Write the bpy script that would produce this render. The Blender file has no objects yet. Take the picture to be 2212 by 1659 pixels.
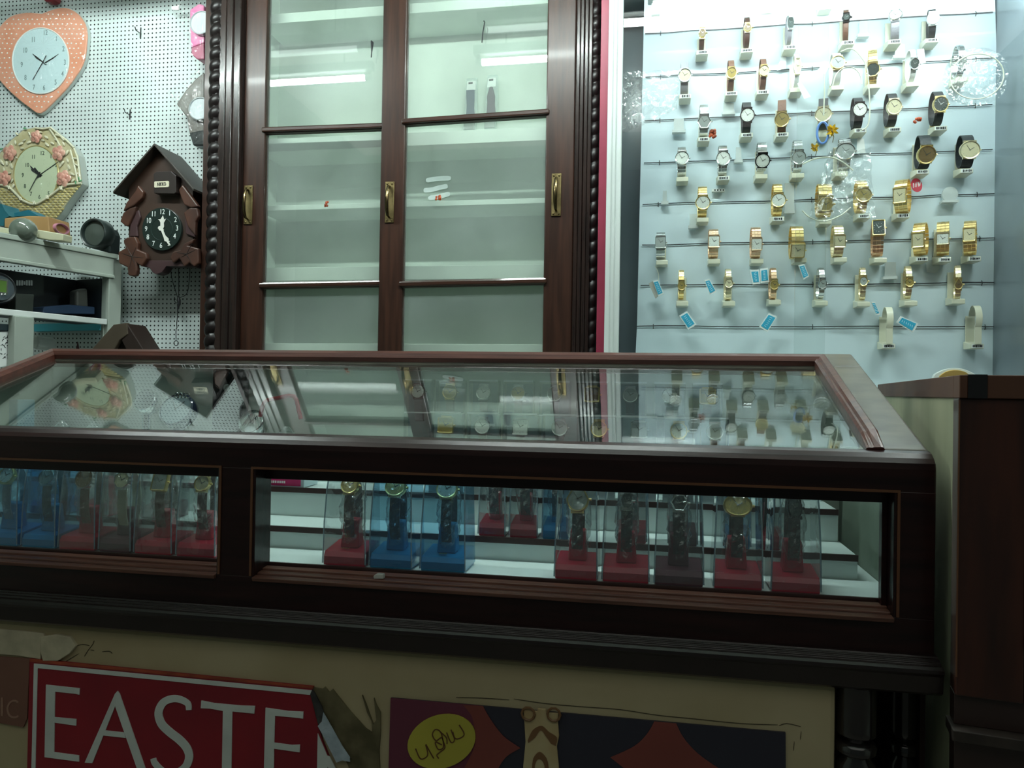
import bpy, math, random
from math import sin, cos, pi, radians as R
from mathutils import Vector, Matrix
random.seed(7)
H = 1.15                      # eye height
SC = bpy.context.scene
COL = SC.collection
# ---------------------------------------------------------------- camera
F, CX, CY = 1661.0, 1106.0, 829.5
YAW, PITCH, ROLL = .17888508, .00775446, .01599636
fw = Vector((-sin(YAW)*cos(PITCH), cos(YAW)*cos(PITCH), sin(PITCH)))
r0 = Vector((cos(YAW), sin(YAW), 0)); u0 = r0.cross(fw)
RT = r0*cos(ROLL)+u0*sin(ROLL); UP = -r0*sin(ROLL)+u0*cos(ROLL)
cam = bpy.data.cameras.new('camera'); co = bpy.data.objects.new('camera', cam); COL.objects.link(co)
cam.sensor_width = 36; cam.lens = F/2212*36; cam.clip_start = .02
co.matrix_world = Matrix(((RT.x,UP.x,-fw.x,0),(RT.y,UP.y,-fw.y,0),(RT.z,UP.z,-fw.z,H),(0,0,0,1)))
SC.camera = co
# ---------------------------------------------------------------- world, exposure
w = bpy.data.worlds.new('world'); SC.world = w; w.use_nodes = True
w.node_tree.nodes['Background'].inputs[0].default_value = (.8, 1, .93, 1)
w.node_tree.nodes['Background'].inputs[1].default_value = .04
SC.view_settings.view_transform = 'Standard'; SC.view_settings.look = 'None'
SC.view_settings.exposure = .36; SC.view_settings.gamma = 1
SC.cycles.max_bounces = 10; SC.cycles.transparent_max_bounces = 24; SC.cycles.glossy_bounces = 5
TUBE_E, CASE_E = 165, 11       # radiance of the fluorescent tubes
al = bpy.data.lights.new('ceiling_bounce_fill', 'AREA'); al.shape = 'RECTANGLE'; al.size = 3.6; al.size_y = 1.6  # unseen fill added to brighten the plaster front, standing in for ceiling bounce
al.energy = 8.5; al.color = (1, .96, .90)
ao = bpy.data.objects.new('ceiling_bounce_fill', al); COL.objects.link(ao); ao.location = (-.2, -.8, 2.78)

def ray(x, y): return RT*((x-CX)/F)-UP*((y-CY)/F)+fw
def at(x, y, Y):
    d = ray(x, y); p = d*(Y/d.y); return Vector((p.x, p.y, p.z+H))
def atz(x, y, z):
    d = ray(x, y); p = d*((z-H)/d.z); return Vector((p.x, p.y, p.z+H))
def z_(v): return v+H
# ---------------------------------------------------------------- materials
def nn(t, kind, **kw):
    n = t.nodes.new(kind)
    for k, v in kw.items(): setattr(n, k, v)
    return n
MATS = {}
def M(name, col, rough=.5, metal=0, var=0, col2=None, scale=8, stretch=(1,1,1), bump=0, coat=0, emit=0, spec=.5, det=3):
    if name in MATS: return MATS[name]
    m = bpy.data.materials.new(name); MATS[name] = m; m.use_nodes = True; t = m.node_tree
    b = t.nodes['Principled BSDF']; c = tuple(col)+(1,)
    b.inputs['Base Color'].default_value = c; b.inputs['Roughness'].default_value = rough
    b.inputs['Metallic'].default_value = metal; b.inputs['Coat Weight'].default_value = coat
    b.inputs['Coat Roughness'].default_value = .08; b.inputs['Specular IOR Level'].default_value = spec
    if emit: b.inputs['Emission Color'].default_value = c; b.inputs['Emission Strength'].default_value = emit
    if var or col2 or bump:
        tc = nn(t, 'ShaderNodeTexCoord'); mp = nn(t, 'ShaderNodeMapping'); mp.inputs['Scale'].default_value = stretch
        no = nn(t, 'ShaderNodeTexNoise'); no.inputs['Scale'].default_value = scale; no.inputs['Detail'].default_value = det
        t.links.new(tc.outputs['Object'], mp.inputs[0]); t.links.new(mp.outputs[0], no.inputs[0])
        if var or col2:
            rp = nn(t, 'ShaderNodeValToRGB'); rp.color_ramp.elements[0].position = .35; rp.color_ramp.elements[1].position = .65
            c2 = tuple(col2)+(1,) if col2 else tuple(min(1, x*(1+var)) for x in col)+(1,)
            c1 = c if col2 else tuple(x*(1-var) for x in col)+(1,)
            rp.color_ramp.elements[0].color = c1; rp.color_ramp.elements[1].color = c2
            t.links.new(no.outputs[0], rp.inputs[0]); t.links.new(rp.outputs[0], b.inputs['Base Color'])
        if bump:
            bp = nn(t, 'ShaderNodeBump'); bp.inputs['Strength'].default_value = bump; bp.inputs['Distance'].default_value = .002
            t.links.new(no.outputs[0], bp.inputs['Height']); t.links.new(bp.outputs[0], b.inputs['Normal'])
    return m
def GL(name, tint=(1,1,1), f0=.04, k=1.0, rough=0, haze=0, hcol=(.8,.9,.88), bump=0, bscale=30):
    """thin clear sheet: see-through plus Schlick mirror, optional milky film"""
    if name in MATS: return MATS[name]
    m = bpy.data.materials.new(name); MATS[name] = m; m.use_nodes = True; t = m.node_tree
    for n in list(t.nodes): t.nodes.remove(n)
    out = nn(t, 'ShaderNodeOutputMaterial'); tr = nn(t, 'ShaderNodeBsdfTransparent'); gl = nn(t, 'ShaderNodeBsdfGlossy')
    tr.inputs[0].default_value = tuple(tint)+(1,); gl.inputs['Roughness'].default_value = rough
    lw = nn(t, 'ShaderNodeLayerWeight'); lw.inputs[0].default_value = .5
    p = nn(t, 'ShaderNodeMath', operation='POWER'); p.inputs[1].default_value = 5
    mu = nn(t, 'ShaderNodeMath', operation='MULTIPLY_ADD'); mu.inputs[1].default_value = (1-f0)*k; mu.inputs[2].default_value = f0*k
    mx = nn(t, 'ShaderNodeMixShader'); L = t.links
    L.new(lw.outputs['Facing'], p.inputs[0]); L.new(p.outputs[0], mu.inputs[0]); L.new(mu.outputs[0], mx.inputs[0])
    base = tr.outputs[0]
    if haze:
        df = nn(t, 'ShaderNodeBsdfDiffuse'); df.inputs[0].default_value = tuple(hcol)+(1,)
        tc = nn(t, 'ShaderNodeTexCoord'); no = nn(t, 'ShaderNodeTexNoise'); no.inputs['Scale'].default_value = 5; no.inputs['Detail'].default_value = 4
        mr = nn(t, 'ShaderNodeMapRange'); mr.inputs[1].default_value = .3; mr.inputs[2].default_value = .75; mr.inputs[3].default_value = haze*.5; mr.inputs[4].default_value = haze*1.5
        L.new(tc.outputs['Object'], no.inputs[0]); L.new(no.outputs[0], mr.inputs[0])
        m2 = nn(t, 'ShaderNodeMixShader'); L.new(mr.outputs[0], m2.inputs[0]); L.new(base, m2.inputs[1]); L.new(df.outputs[0], m2.inputs[2]); base = m2.outputs[0]
    if bump:
        tc = nn(t, 'ShaderNodeTexCoord'); no = nn(t, 'ShaderNodeTexNoise'); no.inputs['Scale'].default_value = bscale
        bp = nn(t, 'ShaderNodeBump'); bp.inputs['Strength'].default_value = bump; bp.inputs['Distance'].default_value = .01
        L.new(tc.outputs['Object'], no.inputs[0]); L.new(no.outputs[0], bp.inputs['Height']); L.new(bp.outputs[0], gl.inputs['Normal'])
    L.new(base, mx.inputs[1]); L.new(gl.outputs[0], mx.inputs[2]); L.new(mx.outputs[0], out.inputs[0])
    return m
def pegmat():
    m = M('pegboard_white', (.56,.63,.62), .55, var=.08, scale=5); t = m.node_tree; L = t.links
    b = t.nodes['Principled BSDF']; src = b.inputs['Base Color'].links[0].from_socket
    tc = nn(t, 'ShaderNodeTexCoord'); sp = nn(t, 'ShaderNodeSeparateXYZ'); L.new(tc.outputs['Object'], sp.inputs[0])
    def cell(o):
        a = nn(t, 'ShaderNodeMath', operation='DIVIDE'); a.inputs[1].default_value = .0116; L.new(o, a.inputs[0])
        f = nn(t, 'ShaderNodeMath', operation='FRACT'); L.new(a.outputs[0], f.inputs[0])
        s = nn(t, 'ShaderNodeMath', operation='SUBTRACT'); s.inputs[1].default_value = .5; L.new(f.outputs[0], s.inputs[0])
        q = nn(t, 'ShaderNodeMath', operation='MULTIPLY'); L.new(s.outputs[0], q.inputs[0]); L.new(s.outputs[0], q.inputs[1]); return q.outputs[0]
    ad = nn(t, 'ShaderNodeMath', operation='ADD'); L.new(cell(sp.outputs[0]), ad.inputs[0]); L.new(cell(sp.outputs[2]), ad.inputs[1])
    lt = nn(t, 'ShaderNodeMath', operation='LESS_THAN'); lt.inputs[1].default_value = .036; L.new(ad.outputs[0], lt.inputs[0])
    mx = nn(t, 'ShaderNodeMixRGB'); mx.inputs[2].default_value = (.008,.012,.012,1)
    L.new(lt.outputs[0], mx.inputs[0]); L.new(src, mx.inputs[1]); L.new(mx.outputs[0], b.inputs['Base Color'])
    return m
# ---------------------------------------------------------------- mesh builder
class MB:
    def __init__(s): s.v = []; s.f = []; s.sm = []
    def add(s, vs, fs, T=None, smooth=False):
        n = len(s.v); s.v += [(T @ Vector(q)) if T else Vector(q) for q in vs]
        s.f += [tuple(i+n for i in q) for q in fs]; s.sm += [smooth]*len(fs); return s
    def box(s, x0, y0, z0, x1, y1, z1, T=None):
        vs = [(x,y,z) for z in (z0,z1) for y in (y0,y1) for x in (x0,x1)]
        return s.add(vs, [(0,2,3,1),(4,5,7,6),(0,1,5,4),(2,6,7,3),(0,4,6,2),(1,3,7,5)], T)
    def prism(s, poly, a, b, T=None, smooth=False):     # polygon in xy, extruded a..b along z
        n = len(poly); vs = [(p[0],p[1],a) for p in poly]+[(p[0],p[1],b) for p in poly]
        s.add(vs, [tuple(range(n))[::-1], tuple(range(n, 2*n))], T)
        k = len(s.v)-2*n
        s.f += [(k+i, k+(i+1)%n, k+n+(i+1)%n, k+n+i) for i in range(n)]; s.sm += [smooth]*n; return s
    def xprism(s, poly, x0, x1):                        # polygon of (y,z), extruded along x
        return s.prism(poly, x0, x1, Matrix(((0,0,1,0),(1,0,0,0),(0,1,0,0),(0,0,0,1))))
    def px(s, poly, Y, dep, smooth=False):              # picture outline standing at depth Y, extruded back by dep
        f = [at(x,y,Y) for x,y in poly]; n = len(f)
        s.add(f+[q+Vector((0,dep,0)) for q in f], [tuple(range(n)), tuple(range(2*n-1,n-1,-1))])
        k = len(s.v)-2*n
        s.f += [(k+(i+1)%n, k+i, k+n+i, k+n+(i+1)%n) for i in range(n)]; s.sm += [smooth]*n; return s
    def tube(s, pts, r, n=8, closed=False, T=None, flat=1.0):
        pts = [Vector(p) for p in pts]; m = len(pts); rs = r if isinstance(r, (list,tuple)) else [r]*m
        vs = []; ref = None
        for i, p in enumerate(pts):
            a = pts[i-1] if (i or closed) else p; b = pts[(i+1)%m] if (i < m-1 or closed) else p
            d = (b-a).normalized()
            if ref is None: ref = d.orthogonal().normalized()
            ref = (ref-d*ref.dot(d)); ref = ref.normalized() if ref.length > 1e-6 else d.orthogonal().normalized()
            q = d.cross(ref)
            vs += [p+(ref*cos(2*pi*k/n)+q*sin(2*pi*k/n)*flat)*rs[i] for k in range(n)]
        fs = []
        for i in range(m if closed else m-1):
            j = (i+1)%m; fs += [(i*n+k, i*n+(k+1)%n, j*n+(k+1)%n, j*n+k) for k in range(n)]
        if not closed: fs += [tuple(range(n))[::-1], tuple(range((m-1)*n, m*n))]
        return s.add(vs, fs, T, True)
    def lathe(s, prof, n=24, T=None):                   # (r,z) about local z
        m = len(prof); vs = [(r*cos(2*pi*k/n), r*sin(2*pi*k/n), z) for r, z in prof for k in range(n)]
        fs = [(i*n+k, i*n+(k+1)%n, (i+1)*n+(k+1)%n, (i+1)*n+k) for i in range(m-1) for k in range(n)]
        fs += [tuple(range(n))[::-1], tuple(range((m-1)*n, m*n))]
        return s.add(vs, fs, T, True)
    def ball(s, c, r, n=12, T=None):
        r = r if isinstance(r, (tuple,list)) else (r,r,r); vs = []; fs = []; h = n//2
        for i in range(h+1):
            a = pi*i/h
            for k in range(n): vs.append((c[0]+r[0]*sin(a)*cos(2*pi*k/n), c[1]+r[1]*sin(a)*sin(2*pi*k/n), c[2]+r[2]*cos(a)))
        for i in range(h): fs += [(i*n+k, (i+1)*n+k, (i+1)*n+(k+1)%n, i*n+(k+1)%n) for k in range(n)]
        return s.add(vs, fs, T, True)
    def band(s, pts, x0, x1, th, closed=False, T=None): # strip in the yz plane, width x0..x1
        m = len(pts); vs = []
        for i, (y, z) in enumerate(pts):
            a = pts[i-1] if (i or closed) else pts[0]; b = pts[(i+1)%m] if (i < m-1 or closed) else pts[-1]
            d = Vector((b[0]-a[0], b[1]-a[1])).normalized(); nx, nz = d.y*th/2, -d.x*th/2
            vs += [(x0,y+nx,z+nz),(x1,y+nx,z+nz),(x1,y-nx,z-nz),(x0,y-nx,z-nz)]
        fs = []
        for i in range(m if closed else m-1):
            j = (i+1)%m; fs += [(i*4+k, i*4+(k+1)%4, j*4+(k+1)%4, j*4+k) for k in range(4)]
        if not closed: fs += [(0,1,2,3), tuple((m-1)*4+k for k in (3,2,1,0))]
        return s.add(vs, fs, T, True)
    def build(s, name, mat, parent=None, bev=0, world=True, seg=2):
        me = bpy.data.meshes.new(name); off = parent_off(parent) if (parent and world) else Vector()
        me.from_pydata([tuple(q-off) for q in s.v], [], s.f); me.materials.append(mat)
        if any(s.sm):
            me.polygons.foreach_set('use_smooth', s.sm); me.update()
            me.set_sharp_from_angle(angle=R(42))
        me.validate()
        o = bpy.data.objects.new(name, me); COL.objects.link(o)
        if parent: o.parent = parent
        if bev:
            bm = o.modifiers.new('bevel', 'BEVEL'); bm.width = bev; bm.segments = seg; bm.limit_method = 'ANGLE'; bm.angle_limit = R(35)
        return o
def parent_off(p):
    v = Vector()
    while p: v += p.location; p = p.parent
    return v
def thing(name, label, cat, loc=(0,0,0), rz=0, group=None, rx=0):
    o = bpy.data.objects.new(name, None); COL.objects.link(o); o.location = loc; o.rotation_euler = (rx,0,rz)
    o.empty_display_size = .02
    return tag(o, label, cat, group)
def tag(o, label, cat, group=None):
    o['label'] = label; o['category'] = cat
    if group: o['group'] = group
    return o
def struct(o): o['kind'] = 'structure'; return o
def text(body, size, T, name, mat, parent, ext=.0004, align='CENTER', world=True, sx=1):
    c = bpy.data.curves.new(name, 'FONT'); c.body = body; c.size = size; c.extrude = ext; c.align_x = align; c.align_y = 'CENTER'
    o = bpy.data.objects.new(name, c); COL.objects.link(o); bpy.context.view_layer.update()
    me = bpy.data.meshes.new_from_object(o); bpy.data.objects.remove(o); bpy.data.curves.remove(c)
    me.name = name; me.materials.clear(); me.materials.append(mat)
    off = parent_off(parent) if (parent and world) else Vector()
    me.transform(Matrix.Translation(-off) @ T @ Matrix.Diagonal((sx,1,1,1)))
    o = bpy.data.objects.new(name, me); COL.objects.link(o)
    if parent: o.parent = parent
    return o
def face_T(p, rot=0): # stands up facing -y at p, turned by rot in its own plane
    return Matrix.Translation(p) @ Matrix.Rotation(R(90), 4, 'X') @ Matrix.Rotation(rot, 4, 'Z')
def circ(x, y, rx, ry=None, n=28, a0=0, a1=2*pi, rot=0):
    ry = ry or rx; o = []
    for k in range(n):
        a = a0+(a1-a0)*k/(n if abs(a1-a0-2*pi) < 1e-6 else n-1); X, Y = rx*cos(a), ry*sin(a)
        o.append((x+X*cos(rot)-Y*sin(rot), y+X*sin(rot)+Y*cos(rot)))
    return o
def ribbon(pts, w0):  # flat stroke outline in picture coordinates
    L = []; Rr = []; m = len(pts); w0 = w0 if isinstance(w0, (list,tuple)) else [w0]*m
    for i, p in enumerate(pts):
        a = pts[max(0,i-1)]; b = pts[min(m-1,i+1)]; d = Vector((b[0]-a[0], b[1]-a[1])).normalized()
        L.append((p[0]-d.y*w0[i]/2, p[1]+d.x*w0[i]/2)); Rr.append((p[0]+d.y*w0[i]/2, p[1]-d.x*w0[i]/2))
    return L+Rr[::-1]
def smoothpts(p, n=6):
    o = []; m = len(p)
    for i in range(m-1):
        p0 = p[max(0,i-1)]; p1 = p[i]; p2 = p[i+1]; p3 = p[min(m-1,i+2)]
        for k in range(n):
            t = k/n; o.append(tuple(.5*(2*b+(c-a)*t+(2*a-5*b+4*c-d)*t*t+(3*b-3*c+d-a)*t**3) for a,b,c,d in zip(p0,p1,p2,p3)))
    return o+[tuple(p[-1])]
# ---------------------------------------------------------------- palette
WOODD = M('counter_wood', (.010,.0035,.0035), .30, col2=(.022,.0065,.006), scale=6, stretch=(1.2,14,14), bump=.12, coat=.12, spec=.35)
WOODR = M('red_brown_wood', (.060,.018,.013), .30, col2=(.10,.032,.022), scale=6, stretch=(1.2,16,16), bump=.15, coat=.4)
WOODF = M('worn_flat_wood', (.075,.066,.055), .45, col2=(.12,.11,.085), scale=5, stretch=(3,6,6), bump=.1, coat=.2)
CABW = M('cabinet_teak', (.026,.010,.006), .36, col2=(.050,.019,.011), scale=7, stretch=(14,14,1.0), bump=.15, coat=.06, spec=.4)
CABH = M('cabinet_teak_rail', (.030,.012,.008), .28, col2=(.05,.02,.012), scale=7, stretch=(1,14,14), bump=.15, coat=.5)
CABD = M('cabinet_dark_post', (.014,.009,.008), .25, col2=(.028,.016,.013), scale=7, stretch=(14,14,1.0), bump=.15, coat=.12, spec=.4)
ROPE = M('dark_turned_wood', (.008,.005,.005), .38, coat=.1, spec=.35)
SIDEW = M('red_side_cabinet_wood', (.022,.006,.004), .4, col2=(.055,.014,.007), scale=5, stretch=(8,8,1), bump=.2, coat=.2)
WHITEP = M('white_paint', (.62,.68,.64), .5, var=.06, scale=6)
CABI = M('cabinet_inner_paint', (.60,.67,.61), .6, col2=(.67,.74,.67), scale=5)
GREYP = M('grey_green_paint', (.36,.41,.36), .55, col2=(.42,.48,.42), scale=9, bump=.2)
GLASS = GL('window_glass', (.975,.99,.985), .045, 1.0)
GLASSD = GL('dusty_glass', (.95,.98,.96), .05, 1.0, haze=.09)
GLASST = GL('slanted_glass', (.94,.97,.96), .055, 1.3)
GOLD = M('polished_gold', (.92,.72,.32), .28, 1); GOLDP = M('pale_gold', (.90,.80,.54), .3, 1); ROSE = M('rose_gold', (.90,.64,.42), .3, 1)
SILV = M('steel', (.72,.74,.73), .2, 1); BRASS = M('old_brass', (.22,.17,.08), .45, 1, var=.3, scale=40); BLKM = M('black_metal', (.02,.02,.02), .3, 1)
CREAM = M('cream_plastic', (.70,.70,.55), .35, coat=.3); BLACK = M('black_print', (.012,.014,.016), .5)
D_WHT = M('white_dial', (.72,.76,.70), .3); D_CRM = M('cream_dial', (.62,.58,.38), .3); D_GRY = M('grey_dial', (.34,.38,.36), .3)
D_DRK = M('dark_dial', (.05,.065,.06), .2, coat=.5); D_GLD = M('gold_dial', (.52,.40,.13), .3, .4); D_BRN = M('brown_dial', (.16,.11,.05), .3)
L_BLK = M('black_leather', (.02,.025,.028), .45, bump=.5, scale=300); L_BRN = M('brown_leather', (.15,.07,.04), .45, bump=.5, scale=300)
L_GRY = M('grey_leather', (.28,.28,.30), .4, bump=.3, scale=300); L_WHT = M('white_strap', (.75,.78,.76), .35); L_TAN = M('dark_tan_leather', (.07,.03,.02), .45)
REDP = M('crimson_plastic', (.42,.008,.035), .3, coat=.4); BLUEP = M('bright_blue_plastic', (.012,.24,.46), .3, coat=.4)
WPLAS = M('white_plastic', (.75,.80,.78), .35, coat=.2); PAPER = M('white_paper', (.8,.84,.82), .6)
TAGB = M('sky_blue_print', (.03,.38,.58), .5); CLEAR = GL('clear_acrylic', (.93,.96,.96), .09, 1.5, haze=.07, hcol=(.42,.52,.56), bump=.25, bscale=25); AEDGE = GL('acrylic_edge', (.8,.9,.95), .2, 1.5, haze=.4, hcol=(.35,.55,.68)); FILM = GL('crinkled_film', (.96,.98,.98), .14, 1.2, rough=.12, haze=.03, bump=.9, bscale=60)
CLEARB = GL('blue_tinted_acrylic', (.62,.84,.96), .08, 1.3, haze=.10, hcol=(.12,.35,.55)); MILK = GL('milky_acrylic', (.9,.95,.93), .08, 1, haze=.35)
# ================================================================ room shell
def slab(name, x0,y0,z0,x1,y1,z1, mat): return struct(MB().box(x0,y0,z0,x1,y1,z1).build(name, mat))
WALLM = M('wall_cream_green', (.50,.56,.50), .7, var=.06, scale=3)
slab('floor', -3,-2.5,-.05, 2.6,2.15,0, M('floor_tiles', (.16,.15,.13), .4, var=.2, scale=4))
slab('ceiling', -3,-2.5,2.8, 2.6,2.15,2.85, WALLM)
slab('wall_back', -3,2.1,0, 2.6,2.15,2.8, WALLM)
slab('wall_left', -3,-2.5,0, -2.95,2.1,2.8, WALLM)
slab('wall_right', 2.55,-2.5,0, 2.6,2.1,2.8, WALLM)
# ---------------------------------------------------------------- tube lights over the counter
TUBEM = M('tube_glow', (.87,1,.96), .4, emit=TUBE_E); TUBEW = M('tube_glow_weak', (.87,1,.96), .4, emit=TUBE_E*.02); CASEG = M('case_tube_glow', (.86,.98,1), .4, emit=CASE_E)
def tube_light(x0, x1, Y, z, mat, label, group, hang=True, r=.0092):
    t = thing('fluorescent_tube_light', label, 'tube light', ((x0+x1)/2, Y, z-.014), group=group)
    MB().tube([(x0,Y,z),(x1,Y,z)], r, 16).build('tube', mat, t)
    for a, c in ((x0-.012, x0+.006), (x1-.006, x1+.012)): MB().tube([(a,Y,z),(c,Y,z)], r+.002, 16).build('end_cap', WPLAS, t)
    b = MB().box(x0-.02, Y-.013, z+.022, x1+.02, Y+.013, z+.05)
    for x in (x0-.004, x1+.004): b.box(x-.006, Y-.01, z+.0, x+.006, Y+.01, z+.022)
    b.build('fixture_body', M('grey_fixture',(.10,.10,.10),.6) if hang else WPLAS, t, bev=.002)
    if hang:
        for x in (x0+.08, x1-.08): MB().tube([(x,Y,z+.055),(x,Y,2.8)], .003, 6).build('hanging_rod', SILV, t)
    return t
G_ = 'tube lights hanging over the counter'
tube_light(-1.53,-.917,1.16,z_(1.003),TUBEM,'white fluorescent tube light hanging over the left half of the counter',G_)
tube_light(-.53,.147,1.16,z_(1.003),TUBEM,'white fluorescent tube light hanging over the right half of the counter',G_)
tube_light(.56,1.16,1.16,z_(1.003),TUBEM,'added fluorescent tube light out of view, brightening the wall case board',G_)  # extra tube added out of view to brighten the right board and counter
tube_light(-1.48,-.867,1.35,z_(1.01),TUBEW,'dim fluorescent tube light hanging nearer the cabinet on the left',G_)
tube_light(-.476,.14,1.35,z_(1.01),TUBEW,'dim fluorescent tube light hanging nearer the cabinet on the right',G_)
# ---------------------------------------------------------------- pegboard
x1 = at(443,400,1.83).x
pb = tag(MB().box(-2.3, 1.83, z_(-.4), at(440,400,1.75).x-.0005, 1.838, z_(1.3)).build('pegboard', pegmat(), bev=0), 'white perforated pegboard panel behind the clocks', 'pegboard')
for nm, (hx,hy), lab in (('peg_hook',(303,72),'small black peg hook high on the pegboard'),('peg_hook',(280,248),'small bent wire hook on the pegboard above the cuckoo clock roof')):
    p = at(hx,hy,1.83); b = MB().tube([p+Vector((0,.003,0)), p+Vector((0,-.018,0)), p+Vector((0,-.022,.008))], .0012, 6); b.tube([p+Vector((.003,-.002,.014)), p+Vector((.003,-.004,-.014))], .0014, 6)
    tag(b.build(nm, BLACK), lab, 'hook')
# ================================================================ dark wood cabinet
YD, YB = 1.72, 1.925
zb, zt = z_(-.75), z_(1.35)
def X(px, Y=YD, py=400): return at(px,py,Y).x
cab = thing('display_cabinet', 'tall dark wooden cabinet with two sliding glass doors and twisted columns', 'cabinet', (X(860),1.8,zb))
def post(xa, xb, n, nm, mat, depth=.05, Y=1.70):
    poly = [(xa, Y+depth)]; wd = (xb-xa)/n
    for i in range(n):
        a = xa+i*wd; poly += [(a, Y+.0025), (a+wd*.12, Y-.002*(i%2)), (a+wd*.88, Y-.002*(i%2)), (a+wd, Y+.0025)]
    poly.append((xb, Y+depth)); return MB().prism(poly, zb, zt).build(nm, mat, cab, bev=.0012)
post(X(467,1.725), X(514,1.725), 3, 'left_post', CABD, .02, 1.725)
MB().box(X(505,1.745),1.745,zb, X(524,1.745),1.76,zt).build('inner_trim', M('shadow_wood',(.02,.01,.007),.5), cab)
post(X(1240,1.70), X(1276,1.70), 4, 'right_post', CABD)
def rope(xc, Y, r, nm):
    b = MB(); n = 20; pit = .0295; m = int((zt-zb)/.0032); vs = []; fs = []
    for i in range(m+1):
        z = zb+i*(zt-zb)/m
        for k in range(n):
            a = 2*pi*k/n; rr = r*(.72+.28*abs(cos((a-2*pi*z/pit)/2))**.6); vs.append((xc+rr*cos(a), Y+rr*sin(a), z))
    for i in range(m): fs += [(i*n+k, i*n+(k+1)%n, (i+1)*n+(k+1)%n, (i+1)*n+k) for k in range(n)]
    b.add(vs, fs, None, True); return b.build(nm, ROPE, cab)
rope(X(464,1.735), 1.74, .0215, 'twisted_column'); rope(X(1281,1.71), 1.72, .0165, 'twisted_column')
MB().box(X(440,1.75),1.745,zb, X(510,1.75),1.93,zt).build('side_panel', CABW, cab)
MB().box(X(1240,1.75),1.74,zb, X(1294,1.75),1.93,zt).build('side_panel', CABW, cab)
MB().box(X(440,1.75),1.93,zb, X(1298,1.75),1.945,zt).build('back_panel', CABI, cab)
MB().box(X(523,1.76),1.75,zb, X(523,1.76)+.004,1.93,zt).build('inner_lining', CABI, cab)
MB().box(X(1240,1.76)-.004,1.75,zb, X(1240,1.76),1.93,zt).build('inner_lining', CABI, cab)
MB().box(X(440,1.75),1.70,zt, X(1298,1.75),1.945,zt+.03).build('top_board', CABD, cab)
def zof(y, Y, x=700): return at(x,y,Y).z
for (ya, yb_) in ((-170,-150),(22,43),(295,323),(441,452),(577,606),(742,766)):
    MB().box(X(520), 1.80, zof(yb_,1.80), X(1240), 1.93, zof(ya,1.80)).build('shelf', CABI, cab, bev=.001)
zd0, zd1 = zb+.08, zt-.06
def sliding(pxs, Y, muns, nm, handle, bars):
    xa, xb, xc, xd = [at(p,400,Y).x for p in pxs]
    b = MB().box(xa,Y,zd0,xb,Y+.022,zd1).box(xc,Y,zd0,xd,Y+.022,zd1).box(xb,Y,zd0,xc,Y+.022,zd0+.06).box(xb,Y,zd1-.06,xc,Y+.022,zd1)
    d = b.build('sliding_door', CABW, cab, bev=.003)
    for (l, r_) in muns:
        bb = MB()
        za, zc = at(pxs[1],l,Y).z, at(pxs[2],r_,Y).z; zm = (za+zc)/2
        sl = (zc-za)/2
        for k, (dy, hz) in enumerate(((0,.0085),(-.006,.006))):
            bb.add([(xb-.008,Y+dy,zm-sl-hz),(xc+.008,Y+dy,zm+sl-hz),(xb-.008,Y+dy,zm-sl+hz),(xc+.008,Y+dy,zm+sl+hz),(xb-.008,Y+.018,zm-sl-hz),(xc+.008,Y+.018,zm+sl-hz),(xb-.008,Y+.018,zm-sl+hz),(xc+.008,Y+.018,zm+sl+hz)],
               [(0,1,3,2),(4,6,7,5),(0,4,5,1),(2,3,7,6),(0,2,6,4),(1,5,7,3)])
        bb.build('glazing_bar', CABH, d, bev=.003)
    gl = MB().box(xb-.004,Y+.011,zd0+.05,xc+.004,Y+.0135,zd1-.05).build('glass_pane', GLASSD, d)
    for (hx, hy) in handle:
        p = at(hx,hy,Y)-Vector((0,.0005,0)); q = p
        h = MB().box(q.x-.011,Y-.003,q.z-.048,q.x+.011,Y,q.z+.048)
        for s in (-1,1):
            for sx in (-.006,.006): h.lathe([(0,0),(.003,0),(.0025,.0015),(0,.002)],8,Matrix.Translation((q.x+sx,Y-.003,q.z+s*.043)) @ Matrix.Rotation(R(90),4,'X'))
        ho = h.build('handle', BRASS, d, bev=.001)
        MB().tube([(q.x,Y-.002,q.z+.036),(q.x,Y-.014,q.z+.034),(q.x,Y-.021,q.z+.02),(q.x,Y-.023,q.z),(q.x,Y-.021,q.z-.02),(q.x,Y-.014,q.z-.034),(q.x,Y-.002,q.z-.036)], [.003,.004,.005,.0055,.005,.004,.003], 8, flat=.7).build('handle_grip', M('dark_brass',(.16,.12,.06),.25,1), d)
    return d
sliding((524,571,821,872), 1.745, ((281,272),(617,612)), 'l', [(537,443)], None)
sliding((822,873,1177,1240), 1.715, ((263,242),(614,607)), 'r', [(842,437),(1202,421)], None)
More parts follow.
